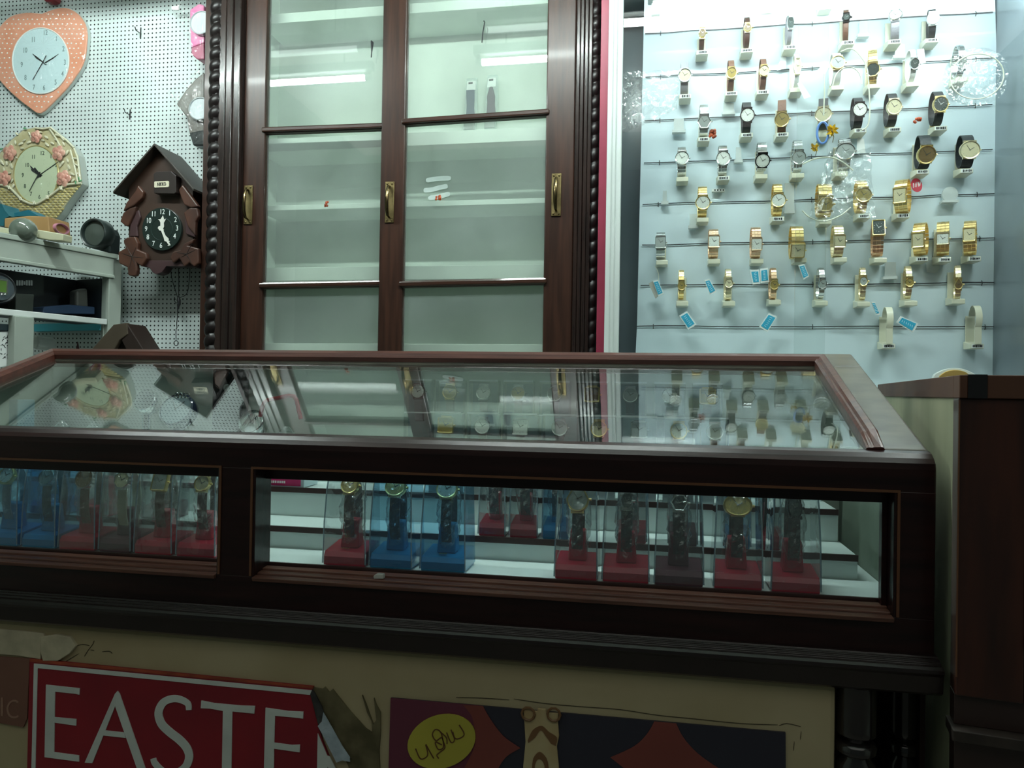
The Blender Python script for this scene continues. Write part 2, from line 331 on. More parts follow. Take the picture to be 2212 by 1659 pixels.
# fittings and scraps seen on and behind the doors
b = MB().tube([at(803,112,1.74),at(802,124,1.74)],.0014,6).tube([at(802,88,1.74),at(804,92,1.738),at(803,112,1.738)],[.001,.004,.0015],6)
tag(b.build('cabinet_hook',BLACK),'small black arrow shaped hook at the top of the left sliding door','hook')
tag(MB().tube([at(1041,92,1.71),at(1043,70,1.71),at(1047,48,1.71),at(1045,45,1.71)],.0014,6).build('wire_hook',BLACK),'thin bent black wire hook at the top of the right sliding door','hook')
SCR = M('red_orange_scrap',(.40,.07,.02),.6,var=.5,scale=90)
for (sx,sy,Y,lab) in ((708,441,1.742,'dark red dried flower scrap stuck on the left door glass'),(948,428,1.712,'orange brown flower scrap stuck on the right door glass'),(1983,259,1.618,'tiny red flower scrap stuck high on the right of the wall case glass')):
    p = at(sx,sy,Y); b = MB()
    for k in range(9): b.ball((p.x+random.uniform(-.007,.006),Y+random.uniform(-.002,.001),p.z+random.uniform(-.005,.005)),(.0028,.0016,.003),8)
    tag(b.build('flower_scrap',SCR),lab,'flower scrap')
SM = M('dried_smear',(.62,.70,.66),.6)
for (pts,lab) in (([(920,390),(945,386),(974,385)],'top'),([(915,411),(932,410),(950,405),(967,402)],'middle'),([(925,428),(950,424),(972,418)],'bottom')):
    o = MB().px(ribbon(smoothpts(pts,4),[5]+[10]*(len(smoothpts(pts,4))-2)+[6]),1.7245,.0006).build('glue_smear',GL('smear_film',(.8,.85,.82),.04,1,haze=.45))
    tag(o, f'pale dried glue smear on right door glass, {lab} of the three streaks','glue mark','glue smears on the cabinet glass')
# strap packs hung on the inner wall
def pack(x0,x1,y0,y1,Y,mat,lab,taper):
    c = at((x0+x1)/2,y0,Y); t = thing('strap_pack',lab,'watch strap pack',at((x0+x1)/2,y1,Y))
    MB().px([(x0+4,y0),(x1+3,y0-2),(x1+2,(y0+y1)/2),(x1-1,y1-3),(x0-3,y1),(x0,(y0+y1)/2)],Y,.008).build('clear_sleeve',MILK,t)
    xm=(x0+x1)/2
    MB().px([(x0+5,y0+5),(x1,y0+4),(x1-1,y0+24),(x0+3,y0+26)],Y-.001,.006).build('hang_card',PAPER,t,bev=.001)
    MB().px([(xm-4,y0+8),(xm+5,y0+7),(xm+5,y0+11),(xm-4,y0+12)],Y-.0016,.002).build('hang_slot',BLACK,t)
    MB().px([(xm-taper,y0+24),(xm+taper,y0+23),(xm+9,y0+45),(xm+8,y0+62),(xm+10,y0+80),(xm-2,y0+84),(xm-10,y0+80),(xm-8,y0+60),(xm-9,y0+45)],Y-.001,.005).build('strap',mat,t,bev=.001)
    MB().px([(x0-1,y1-18),(x1-4,y1-20),(x1-4,y1-5),(x0-2,y1-4)],Y-.001,.005).build('strap_buckle',D_GRY,t)
pack(1004,1028,170,284,1.90,M('navy_strap',(.02,.05,.09),.4),'white topped pack with navy watch strap behind the right door, left of the two packs',9)
pack(1049,1072,163,280,1.90,M('purple_brown_strap',(.055,.04,.06),.4),'clear pack with dark pointed watch strap behind the right door, right of the two packs',3)
# ================================================================ lit wall case
case = thing('wall_display_case','lit white wall case with sliding glass full of watches','display case',(.35,1.7,z_(-.5)))
cz0, cz1 = z_(-.5), z_(1.10)
PINK = M('crimson_paint',(.30,.028,.065),.45,var=.1)
tag(MB().box(X(1293,1.66),1.66,cz0,X(1311,1.66)-.0005,1.70,cz1).build('crimson_strip',PINK,bev=.001),'narrow crimson painted strip between the cabinet and the white wall case','trim strip')
xl0, xl1 = X(1311,1.62), X(1341,1.62); xr0 = at(2240,400,1.62).x; xr1 = xr0+.06
fr = MB()
n_ = 4; w_ = (xl1-xl0)/n_
fr.prism([(xl0,1.95),(xl0,1.60),(xl0+w_*1.3,1.60),(xl0+w_*1.5,1.606),(xl0+w_*2.4,1.606),(xl0+w_*2.6,1.612),(xl1,1.612),(xl1,1.64),(xl0+.01,1.64),(xl0+.01,1.95)],cz0,cz1)
fr.box(xr0,1.60,cz0,xr1,1.95,cz1)
fr.box(xl0,1.60,at(1900,-190,1.6).z,xr1,1.95,cz1)
fr.box(xl0,1.60,cz0,xr1,1.95,z_(-.03))
fr.build('case_frame',M('case_white_paint',(.62,.68,.66),.4,var=.04),case,bev=.0015)
MB().box(xl0+.012,1.94,cz0+.02,xr0,1.948,cz1-.02).build('case_back',M('grey_blue_back',(.20,.25,.28),.22,var=.25,scale=2.5),case)
for xx in ((xl0+.0101,xl0+.012),(xr0-.002,xr0)): MB().box(xx[0],1.645,cz0+.02,xx[1],1.94,at(1900,-190,1.6).z).build('case_lining',MATS['grey_blue_back'],case)
BOARDM = M('board_white',(.64,.76,.81),.42,var=.05,scale=2.2,bump=.05)
f = [at(1393.6,-60,1.8),at(2145,-106,1.8),at(2167,706,1.8),at(2176,860,1.8),at(1368,860,1.8),at(1376,705,1.8)]
dz = Vector((0,0,.06)); f[0]+=dz; f[1]+=dz
b = MB().add(f+[q+Vector((0,.008,0)) for q in f],[(5,4,3,2,1,0),(6,7,8,9,10,11)]+[((k+1)%6,k,6+k,6+(k+1)%6) for k in range(6)])
brd = b.build('backing_board',BOARDM,case)
RAILS = [((1393.6,72.8),(2144.7,26.1)),((1393.6,167),(2144.7,125.3)),((1392,261),(2143.7,225.6)),((1391,352),(2144,322.7)),((1388,441.8),(2148,418.4)),((1387,529.2),(2154,513.7)),((1383.6,616.7),(2159,610.5)),((1376,704.6),(2166.7,705.9)),((1393,-20),(2144,-74))]
WIRE = M('wire_black',(.03,.035,.04),.4)
for a, c in RAILS:
    pa, pc = at(*a,1.7965), at(*c,1.7965); b = MB()
    pts = [pa.lerp(pc,k/14)+Vector((0,0,random.uniform(-.0012,.0012)*(0<k<14))) for k in range(15)]; b.tube(pts,.0011,6)
    for fr_ in (.048,.5,.955): q = pa.lerp(pc,fr_); b.tube([q+Vector((0,.002,.005)),q+Vector((0,-.002,0)),q+Vector((0,.002,-.006))],.0009,5)
    b.build('wire_rail',WIRE,brd)
zg0, zg1 = z_(-.03), at(1900,-190,1.6).z
for (xa, xb, Y) in ((xl1-.006, X(1786,1.63), 1.630), (X(1720,1.62), xr0+.004, 1.620)):
    MB().box(xa,Y,zg0,xb,Y+.003,zg1).build('sliding_glass',GLASS,case)
zt_ = at(1900,-3,1.665).z
tl = tube_light(X(1420,1.665,0), X(2250,1.665,0)-.02, 1.665, zt_+.004, CASEG, 'bright white tube light along the top inside of the wall case','x',hang=False,r=.016)
del tl['group']
b = MB().tube([at(2178,0,1.9),at(2194,42,1.9),at(2196,62,1.9),at(2189,92,1.9)],.0022,6); tag(b.build('white_cable',WPLAS),'thin white cable at the upper right of the wall case','cable')
b = MB().tube([at(2189,92,1.9),at(2197,118,1.9),at(2205,135,1.9),at(2214,155,1.9)],.0022,6); tag(b.build('black_cable',BLACK),'thin black cable below the white one at the right edge of the wall case','cable')
# ================================================================ glass topped counter
TH = R(20); sT, cT = sin(TH), cos(TH)
Y0 = .95
def SL(Y, up=0): # height of the slanted plane at depth Y
    return z_(-.0724)+(Y-.9480)*sT/cT+up
XL_, XR_ = -1.17, .322
YT = 1.335
cn = thing('glass_counter','long dark wood watch counter with a slanted glass top and two front windows','display counter',((XL_+XR_)/2,1.14,z_(-.32)))
# front face rails and stiles
def lo(Y0_, z0, z1, Y1): return [(Y0_,z0),(Y0_,z1),(Y1,z1),(Y1,z0)]
za, zc = z_(-.111), z_(-.2535); zbot = z_(-.296)
b = MB()
b.xprism([(Y0,za),(Y0,z_(-.084)),(Y0+.0015,z_(-.077)),(Y0+.007,z_(-.0715)),(Y0+.014,SL(Y0+.014)),(Y0+.0235,SL(Y0+.0235)),(Y0+.0235,z_(-.085)),(Y0+.045,za)],XL_,XR_)
b.xprism(lo(Y0,zbot,zc,Y0+.045),XL_,XR_)
for xa, xb in ((XL_,-1.10),(-.5725,-.5175),(.2775,XR_)): b.box(xa,Y0,zc-.002,xb,Y0+.045,za+.002)
b.build('front_frame',WOODD,cn,bev=.0018)
BEAD = M('bead_brown',(.13,.055,.025),.4)
SILLM = M('sill_brown',(.17,.07,.045),.4,col2=(.10,.04,.028),scale=8,stretch=(1.5,30,30),bump=.2,coat=.15)
for xa, xb in ((-1.10,-.5725),(-.5175,.2775)):
    e = .0018; b = MB()
    b.box(xa-.006,Y0-e,za,xb+.006,Y0,za+.003); 
    for x in (xa-.006,xb+.003): b.box(x,Y0-e,zc,x+.003,Y0,za)
    b.build('window_bead',BEAD,cn)
    MB().box(xa,Y0+.026,za-.0155,xb,Y0+.0375,za).box(xb-.006,Y0+.026,zc,xb,Y0+.0375,za-.0155).build('glass_rebate',WOODD,cn,bev=.0005)
    s = MB().xprism([(Y0-.004,zc-.006),(Y0-.006,zc-.001),(Y0+.006,zc+.0005),(Y0+.0065,zc-.001),(Y0+.009,zc-.001),(Y0+.0095,zc+.0025),(Y0+.02,zc+.0035),(Y0+.0205,zc+.001),(Y0+.023,zc+.001),(Y0+.0235,zc+.0055),(Y0+.036,zc+.0065),(Y0+.036,zc-.006)],xa,xb)
    s.build('window_sill',SILLM,cn,bev=.0006)
    MB().box(xa,Y0+.038,zc+.002,xb,Y0+.041,za).build('front_glass',GLASS,cn)
# side and back panels
for xa, xb in ((XR_-.018,XR_),(XL_,XL_+.018)):
    MB().xprism([(Y0+.045,zbot),(Y0+.045,SL(Y0+.045)-.012),(YT,SL(YT)-.012),(YT,zbot)],xa,xb).build('side_panel',WOODD,cn)
    MB().xprism([(Y0+.045,z_(-.25)),(Y0+.045,SL(Y0+.045)-.03),(YT-.02,SL(YT)-.03),(YT-.02,z_(-.25))],xa-.003 if xa>0 else xb,xa if xa>0 else xb+.003).build('inner_lining',M('pale_green_lining',(.20,.25,.20),.5,var=.2),cn)
MB().box(XL_,YT-.018,zbot,XR_,YT,SL(YT)-.015).build('back_panel',CABI,cn)
# flat frame of the slanted top
GX0, GX1, GY0, GY1 = -1.105, .252, Y0+.026, 1.272
def slab_s(x0,x1,ya,yb,lo_,hi_): return [(ya,SL(ya,lo_)),(ya,SL(ya,hi_)),(yb,SL(yb,hi_)),(yb,SL(yb,lo_))]
b = MB().xprism(slab_s(0,0,GY1-.002,YT,-.016,0),XL_,XR_)
b.xprism(slab_s(0,0,GY0-.0025,GY1,-.016,0),GX1,XR_).xprism(slab_s(0,0,GY0-.0025,GY1,-.016,0),XL_,GX0)
b.build('top_frame',WOODF,cn,bev=.004,seg=3)
# raised moulding round the pane, three sides, mitred
prof = [(0,-.004),(0,.0075),(.003,.0105),(.0065,.0095),(.009,.0125),(.016,.0145),(.019,.012),(.021,.0),]
def sp(x, Y, up): return (x, Y-up*sT, SL(Y)+up*cT)
path = [(GX0,GY0-.004,-1,0,.25),(GX0,GY0+.025,-1,0,1),(GX0,GY1,-1,1,1),(GX1,GY1,1,1,1),(GX1,GY0+.025,1,0,1),(GX1,GY0-.004,1,0,.25)]
vs = []; m = len(prof)
for (x,Y,dx,dy,sc) in path: vs += [sp(x+dx*o,Y+dy*o*cT,u*sc) for o,u in prof]
fs = [(i*m+k,i*m+k+1,(i+1)*m+k+1,(i+1)*m+k) for i in range(5) for k in range(m-1)]
fs += [tuple(range(m)),tuple(range(5*m,6*m))[::-1]]
MB().add(vs,fs).build('glass_moulding',WOODR,cn)
MB().xprism(slab_s(0,0,GY0-.003,GY1+.002,-.004,.0),GX0-.002,GX1+.002).build('top_glass',GLASST,cn)
# stepped display inside
STEPW = M('step_white',(.62,.72,.71),.4,var=.05); EDGE = M('step_edge_dark',(.045,.02,.018),.35,coat=.3)
ZF = z_(-.2455); TI = [(Y0+.044,ZF),(1.092,z_(-.214)),(1.19,z_(-.168)),(1.285,z_(-.115))]
xs = [(-1.145,.300),(-1.145,.275),(-1.145,.272),(-1.145,.268)]
for i, (ya, zz) in enumerate(TI):
    yb = YT-.018; zl = TI[i-1][1]-.007 if i else zbot
    xa, xb = xs[i]
    MB().box(xa,ya+.004,zl,xb,yb,zz-.0008).build('step_board' if i else 'case_floor',STEPW,cn)
    MB().box(xa,ya,zz-(.0075 if i else .014),xb,ya+.004,zz+.001).build('step_edge',EDGE,cn)
# base moulding and lip
P = [(Y0+.004,z_(-.2935)),(Y0-.005,z_(-.2945)),(Y0-.006,z_(-.2965)),(Y0-.010,z_(-.296)),(Y0-.011,z_(-.2985)),(Y0-.016,z_(-.298)),(Y0-.017,z_(-.3005)),(Y0-.022,z_(-.3005)),(Y0-.0255,z_(-.3035)),(Y0-.0265,z_(-.307)),(Y0-.024,z_(-.311)),(Y0-.022,z_(-.330)),(Y0-.018,z_(-.3335)),(Y0+.004,z_(-.3345))]
m = len(P); vs = [(XL_-.07,y,z) for y,z in P]+[(XR_+.002,y,z) for y,z in P]
b = MB().add(vs,[tuple(range(m)),tuple(range(2*m-1,m-1,-1))]+[((k+1)%m,k,m+k,m+(k+1)%m) for k in range(m)])
b.box(XL_,Y0+.003,z_(-.3345),XR_,YT,z_(-.30))
b.build('base_moulding',M('base_moulding_wood',(.010,.005,.0045),.28,var=.2,scale=20,coat=.35,spec=.45),cn,bev=.0006)
tag(MB().box(XL_,YT-.02,0,XR_,YT-.005,z_(-.336)).box(XR_+.008,1.02,0,XR_+.014,YT-.005,z_(-.337)).box(XR_,YT-.02,0,XR_+.008,YT-.005,z_(-.337)).build('added_shade_board',M('near_black_wood',(.028,.014,.012),.4,coat=.2)),'added dark board standing for shade below the glass counter, behind the turned legs','board')  # added L-shaped board; its near-black colour supplies the shade behind the legs
MB().px([(806,1245),(812,1240),(827,1241),(828,1251),(807,1251)],Y0+.012,.008).build('glazing_clip',M('dull_white_clip',(.5,.52,.48),.5),cn,bev=.001)
# stand under the counter: turned legs
def leg(px, Y, lab, r=.0215):
    p = at(px,1520,Y); zz = lambda y: at(px,y,Y).z; t = z_(-.3345)
    pr = [(0,0),(r,0),(r,.25),(r*.7,.28),(r,.31),(r,zz(1640)-.004),(r*.72,zz(1632)),(r*.72,zz(1628)),(r*1.02,zz(1620)),(r*1.04,zz(1606)),(r*.9,zz(1599)),(r*.68,zz(1596)),(r*.75,zz(1590)),(r,zz(1582)),(r*1.02,zz(1575)),(r*1.0,zz(1570)),(r*1.0,t),(0,t)]
    o = MB().lathe(pr,28,Matrix.Translation((p.x,Y,0))).build('turned_leg',M('black_turned_wood',(.012,.010,.010),.22,coat=.7)); tag(o,lab,'table leg','turned legs under the counter')
leg(1850,.955,'black turned wooden leg nearest under the right end of the counter')
leg(1955,1.04,'black turned wooden leg further back under the right end of the counter',.019)
# ---------------------------------------------------------------- plaster front below
PLAS = M('ochre_plaster',(.36,.30,.17),.8,col2=(.42,.36,.22),scale=7,bump=.4)
YP = .942
pl = MB().box(-1.6,YP,0,at(1806,1550,YP).x,YP+.05,z_(-.335)); struct(pl.build('wall_front',PLAS,bev=.006))
CRK = M('plaster_patch',(.44,.40,.28),.85,var=.12,scale=40,bump=.8)
o = MB().px([(-30,1357),(0,1359),(45,1363),(92,1368),(96,1374),(88,1390),(87,1425),(40,1417),(-30,1412)],YP-.003,.004).build('plaster_patch',CRK,bev=.001); tag(o,'raised flaking plaster patch left of the cracks above the red sign','plaster patch','loose plaster above the red sign')
o = MB().px([(88,1376),(120,1371),(150,1376),(163,1396),(150,1412),(124,1428),(92,1428),(86,1405)],YP-.005,.006).build('plaster_patch',CRK,bev=.001); tag(o,'rounded lump of loose plaster just above the left corner of the red sign','plaster patch','loose plaster above the red sign')
b = MB()
for pts in ([(163,1396),(178,1392),(193,1395)],[(170,1412),(150,1424),(140,1430)],[(182,1418),(190,1405),(200,1392),(203,1384)],[(195,1404),(203,1405)],[(220,1408),(236,1407),(242,1412)],[(128,1440),(138,1430)],[(1110,1510),(1180,1520),(1260,1527),(1340,1533),(1420,1545),(1500,1553),(1600,1563),(1680,1566)],[(1683,1568),(1700,1563),(1730,1570)],[(1731,1580),(1729,1598)],[(1716,1602),(1714,1622)],[(985,1507),(1040,1508),(1100,1512)]):
    q = smoothpts(pts,3); b.px(ribbon(q,[.4]+[1.2]*(len(q)-2)+[.4]),YP-.0006,.001)
tag(b.build('plaster_crack',M('crack_dark',(.05,.04,.02),.9)),'fine dark cracks across the ochre plaster under the counter','crack')
# red EASTE sign
Z1 = lambda L: [(x/2.572, 1250+y/2.572) for x, y in L]
SGN = M('crimson_sign_paint',(.26,.006,.016),.5,col2=(.17,.006,.016),scale=5); LET = M('pale_grey_lettering',(.55,.60,.57),.6,var=.08,scale=20)
sg = thing('red_sign','crimson sign with large pale letters EASTE and white border, under the counter left','sign',at(330,1700,YP))
MB().px(Z1([(165,445),(1740,600),(1738,700),(1790,900),(1860,1075),(1860,1220),(140,1220),(150,1075)]),YP-.004,.0035).build('sign_panel',SGN,sg)
MB().px(Z1([(165,445),(1740,600),(1738,612),(165,462)]),YP-.0046,.0012).build('rust_edge',M('rust_edge',(.30,.05,.02),.7,var=.3,scale=30),sg)
MB().px(Z1([(188,472),(1732,621),(1722,646),(208,497),(192,1220),(170,1220)]),YP-.0049,.001).build('white_border',LET,sg)
Ls = [ [[(255,590),(442,610),(440,645),(420,640),(305,628),(302,770),(423,781),(422,817),(302,800),(300,965),(438,983),(438,1017),(247,992)]],
 [[(470,1022),(638,640),(652,624),(662,640),(640,705),(512,1025)],[(638,640),(652,624),(664,640),(812,1070),(812,1120),(780,1120),(762,1060),(636,700)],[(572,843),(690,856),(697,885),(560,870)]],
 [],
 [[(1118,678),(1190,692),(1340,706),(1416,708),(1412,750),(1290,738),(1282,1220),(1230,1220),(1238,735),(1165,722),(1115,720)]],
 [[(1475,718),(1600,736),(1685,740),(1683,778),(1660,774),(1527,762),(1523,912),(1620,925),(1666,923),(1664,965),(1522,945),(1518,1220),(1462,1220)]],
 [[(1765,860),(1818,985),(1818,1220),(1758,1220)],[(1818,985),(1832,990),(1900,1130),(1870,1130),(1816,1040)]] ]
for k, L in enumerate(Ls):
    b = MB()
    for j, q in enumerate(L): b.px(Z1(q),YP-.0052-.00002*j,.0014)
    if k == 2:
        q = smoothpts([(1048,730),(1042,695),(1000,672),(955,668),(905,690),(880,745),(895,805),(940,852),(995,895),(1035,940),(1050,990),(1030,1045),(975,1080),(910,1075),(862,1030),(850,1000)],5)
        wv = [44 if i<3 else 42 for i in range(len(q))]; n = len(q)
        for i in range(n): wv[i] = 26+20*sin(pi*min(1,max(0,(i+6)/(n+12))))
        b.px(Z1(ribbon(q,wv)),YP-.0052,.0014)
    b.build('sign_letter',LET,sg)
# torn strip, flake
Z2 = lambda L: [(600+x/3.16, 1350+y/3.16) for x, y in L]; Z3 = lambda L: [(1100+x/3.16, 1350+y/3.16) for x, y in L]
TORN = M('torn_brown_board',(.07,.06,.025),.8,col2=(.14,.12,.06),scale=30,bump=1)
b = MB().px(Z2([(243,428),(300,440),(320,425),(350,460),(372,440),(420,500),(500,600),(600,710),(645,740),(640,660),(610,600),(575,480),(600,540),(650,680),(672,650),(655,500),(668,540),(700,600),(700,740),(690,860),(700,1100),(520,1100),(480,960),(350,700),(270,560),(235,500)]),YP-.003,.003)
tag(b.build('torn_board',TORN),'torn mouldy brown strip of board between the red sign and the poster','torn board')
b = MB().px(Z2([(310,600),(345,660),(390,740),(440,830),(490,905),(492,935),(440,925),(400,940),(350,840),(300,740),(272,690),(300,660)]),YP-.0068,.0015)
o = b.build('paint_flake',M('pale_blue_flake',(.42,.50,.56),.6,col2=(.30,.37,.42),scale=60,bump=1)); tag(o,'pale blue white paint flake hanging beside the last letter of the red sign','paint flake')
b = MB().px(Z2([(235,440),(255,470),(300,560),(312,600),(300,660),(275,680),(245,560),(222,480)]),YP-.006,.002)
tag(b.build('curled_edge',M('black_scorched_edge',(.03,.03,.03),.6,var=.5,scale=80)),'blackened curled edge at the top right corner of the red sign','torn edge')
# faded left poster
fp = thing('faded_poster','faded brown red poster scrap with letters IC, left of the red sign','poster',at(25,1570,YP))
MB().px([(-60,1415),(64,1423),(58,1552),(50,1571),(0,1562),(-60,1556)],YP-.003,.0025).build('poster_sheet',M('faded_brown_red',(.17,.075,.05),.6,var=.1),fp)
PK = M('faded_pink_ink',(.30,.17,.12),.6)
MB().px([(2,1507),(6,1507),(6,1547),(2,1546)],YP-.0036,.001).build('poster_letter',PK,fp)
q = smoothpts([(39,1518),(32,1514),(22,1517),(16,1530),(20,1545),(30,1550),(39,1547)],4); MB().px(ribbon(q,4),YP-.0036,.001).build('poster_letter',PK,fp)
# right poster
po = thing('pattern_poster','maroon and black poster with red star shapes and a yellow oval, under the counter','poster',at(1270,1715,YP))
MB().px([(844,1508),(1697,1583),(1698,1760),(836,1760)],YP-.0035,.003).build('poster_sheet',M('night_blue_ink',(.020,.020,.034),.5),po)
MAR = M('maroon_ink',(.12,.022,.045),.5); RDI = M('brick_red_ink',(.20,.045,.035),.5,var=.15,scale=3)
MB().px(Z2([(770,499),(1395,553),(1440,640),(1530,750),(1500,960),(1480,1250),(748,1250)]),YP-.0042,.001).build('maroon_field',MAR,po)
MB().px(Z2(smoothpts([(1265,548),(1330,640),(1345,820),(1270,980)],4)[::-1]+smoothpts([(1400,554),(1455,650),(1540,760),(1655,842)],5)+smoothpts([(1655,842),(1560,900),(1500,990),(1470,1080)],5)),YP-.0048,.001).build('star_shape',RDI,po)
MB().px(Z3(smoothpts([(690,905),(850,830),(940,745),(990,660)],5)+smoothpts([(1140,673),(1190,770),(1290,880),(1445,990)],5)+smoothpts([(1445,990),(1250,1080),(1150,1230)],4)+smoothpts([(950,1230),(860,1050),(690,905)],4)),YP-.0042,.001).build('star_shape',RDI,po)
ov = MB().px(circ(953.5,1602,75,57,40,rot=-.33),YP-.0062,.002).build('yellow_oval',M('yellow_sticker',(.42,.38,.045),.6,var=.12,scale=6),po)
INK = M('brown_ink',(.10,.04,.01),.6); b = MB()
for pts in ([(940,845),(975,915),(1022,890),(1010,820)],[(1010,815),(1040,870),(1065,912)],[(1120,820),(1075,800),(1095,850),(1130,835),(1120,770),(1080,790),(1055,750),(1075,715),(1110,730),(1128,790),(1140,840),(1105,870),(1085,890),(1098,912)],[(1108,730),(1150,770),(1155,812)],[(1152,735),(1180,800),(1205,790),(1195,730)],[(1182,716),(1215,778),(1272,750),(1238,683)]):
    q = smoothpts(pts,5); b.px(ribbon(Z2(q),2.3),YP-.0068,.0007)
b.build('handwritten_word',INK,ov)
IV = M('ivory_ornament',(.48,.42,.24),.5,col2=(.36,.24,.10),scale=12); IVD = M('ornament_brown',(.16,.08,.03),.5)
oc = MB().px(Z2([(1675,575),(1770,590),(1775,570),(1830,575),(1835,598),(1918,603),(1912,660),(1920,760),(1905,830),(1918,960),(1925,1250),(1665,1250),(1675,960),(1690,800),(1683,680)]),YP-.0065,.003).build('carved_ornament',IV,po,bev=.001)
MB().px(Z2(smoothpts([(1705,790),(1740,720),(1800,690),(1850,730),(1905,770),(1898,825)],4)+smoothpts([(1865,810),(1830,760),(1795,720),(1755,770),(1710,805)],4)),YP-.0072,.002).build('ornament_arch',IVD,oc)
MB().px(Z2(smoothpts([(1735,980),(1745,910),(1785,868),(1830,905),(1848,970),(1850,1100)],4)+smoothpts([(1830,1100),(1820,960),(1785,915),(1755,960),(1750,1100)],4)),YP-.0072,.002).build('ornament_arch',IVD,oc)
b = MB()
for (x,y) in ((1710,605),(1885,610)): p = at(*Z2([(x,y)])[0],YP-.0065); b.tube([p+Vector((.008*cos(a),-.001,.008*sin(a))) for a in [k*pi/5 for k in range(10)]],.0016,6,closed=True)
b.build('ornament_scroll',IVD,oc)
# ================================================================ right hand side cabinet
A_ = R(9.8); Cx, Cy = at(2068,1100,.90).x, .90
u = Vector((cos(A_),-sin(A_),0)); v = Vector((sin(A_),cos(A_),0))
def rc(a, d, z): return Vector((Cx,Cy,z))+u*a+v*d
TR = Matrix(((u.x,v.x,0,Cx),(u.y,v.y,0,Cy),(0,0,1,0),(0,0,0,1)))
zc1 = at(2077,810,.90).z; zc0 = at(2077,860,.90).z
rt = thing('side_display_cabinet','tall red brown display cabinet with bare plaster side at the right edge','cabinet',tuple(rc(.2,.4,0)))
def rb(nm, mat, *bx, bev=0):
    b = MB()
    for q in bx: b.box(*q,T=TR)
    return b.build(nm,mat,rt,bev=bev)
SIDEP = M('stained_plaster_side',(.22,.24,.15),.75,col2=(.34,.34,.22),scale=4,stretch=(2,2,.7),bump=.3)
rb('top_cap',M('cap_wood',(.060,.022,.014),.6,col2=(.10,.045,.028),scale=6,bump=.2,spec=.3),(.026,-.004,zc0,.7,.84,zc1),(.0,.03,zc0,.03,.84,zc1),(0,-.004,zc0,.008,.03,zc1),bev=.001)
rb('corner_patch',M('black_patch',(.012,.012,.014),.35),(.008,-.0045,zc0,.026,.03,zc1+.0006))
rb('plaster_side',SIDEP,(.002,.012,.30,.018,.84,zc0))
zg_, zh_ = at(2200,870,.88).z, at(2200,1392,.88).z
rb('front_frame',SIDEW,(0,0,z_(-.32),.063,.03,zc0),(.063,0,zg_,.7,.03,zc0),(.063,0,z_(-.32),.7,.03,zh_),bev=.0015)
rb('front_bead',BEAD,(.063,-.002,zh_,.066,0,zg_),(.063,-.002,zg_-.003,.5,0,zg_),(.0,-.0012,z_(-.3),.0015,0,zc0-.002))
rb('front_glass',GLASS,(.063,.018,zh_,.68,.021,zg_))
rb('inner_back',CABI,(.02,.30,z_(-.33),.69,.31,zc0)); rb('inner_shelf',CABI,(.02,.04,z_(-.33),.69,.30,z_(-.3)))
rb('far_side',SIDEW,(.69,0,.30,.70,.84,zc0)); rb('back_board',SIDEW,(.0,.83,.3,.7,.84,zc0))
rb('window_sill',SILLM,(.063,-.004,zh_-.008,.6,.016,zh_+.004),bev=.001)
zl_ = at(2100,1588,.88).z
rb('lower_panel',M('near_black_wood',(.028,.014,.012),.4,coat=.2),(0,.006,zl_,.7,.03,z_(-.32)),(0,.004,0,.7,.03,zl_-.012),bev=.001)
rb('lower_ledge',M('dark_ledge',(.03,.022,.018),.5,var=.3,scale=30),(-.004,-.012,zl_-.012,.7,.03,zl_),bev=.001)
rb('lower_side',SIDEP,(.002,.03,0,.018,.6,.30))
# ================================================================ watches
def outline(shape, w, h):
    w2, h2 = w/2, h/2
    if shape == 'round': return circ(0,0,w2,h2,32)
    if shape == 'rect':
        r = min(w2,h2)*.18; o = []
        for (x,y,a) in ((w2-r,h2-r,0),(-w2+r,h2-r,90),(-w2+r,-h2+r,180),(w2-r,-h2+r,270)): o += [(x+r*cos(R(a+q)), y+r*sin(R(a+q))) for q in (0,30,60,90)]
        return o
    if shape == 'hex': return circ(0,0,w2,h2,6)
    if shape == 'oct': return circ(0,0,w2,h2,8,rot=pi/8)
    if shape == 'rhomb': return [(w2,0),(w2*.1,h2),(-w2*.1,h2),(-w2,0),(-w2*.1,-h2),(w2*.1,-h2)]
    if shape == 'tonneau': return [(w2*.55*s if abs(t)>.9 else w2*s*(1-.45*t*t), h2*t) for s,ts in ((1,[-1,-.6,-.2,.2,.6,1]),(-1,[1,.6,.2,-.2,-.6,-1])) for t in ts]
    if shape == 'drop': return [(w2*sin(a)*(1 if cos(a)<0 else 1-.75*cos(a)), h2*(cos(a)*.9 if cos(a)<0 else cos(a)*1.25)) for a in [2*pi*k/24 for k in range(24)]][::-1]
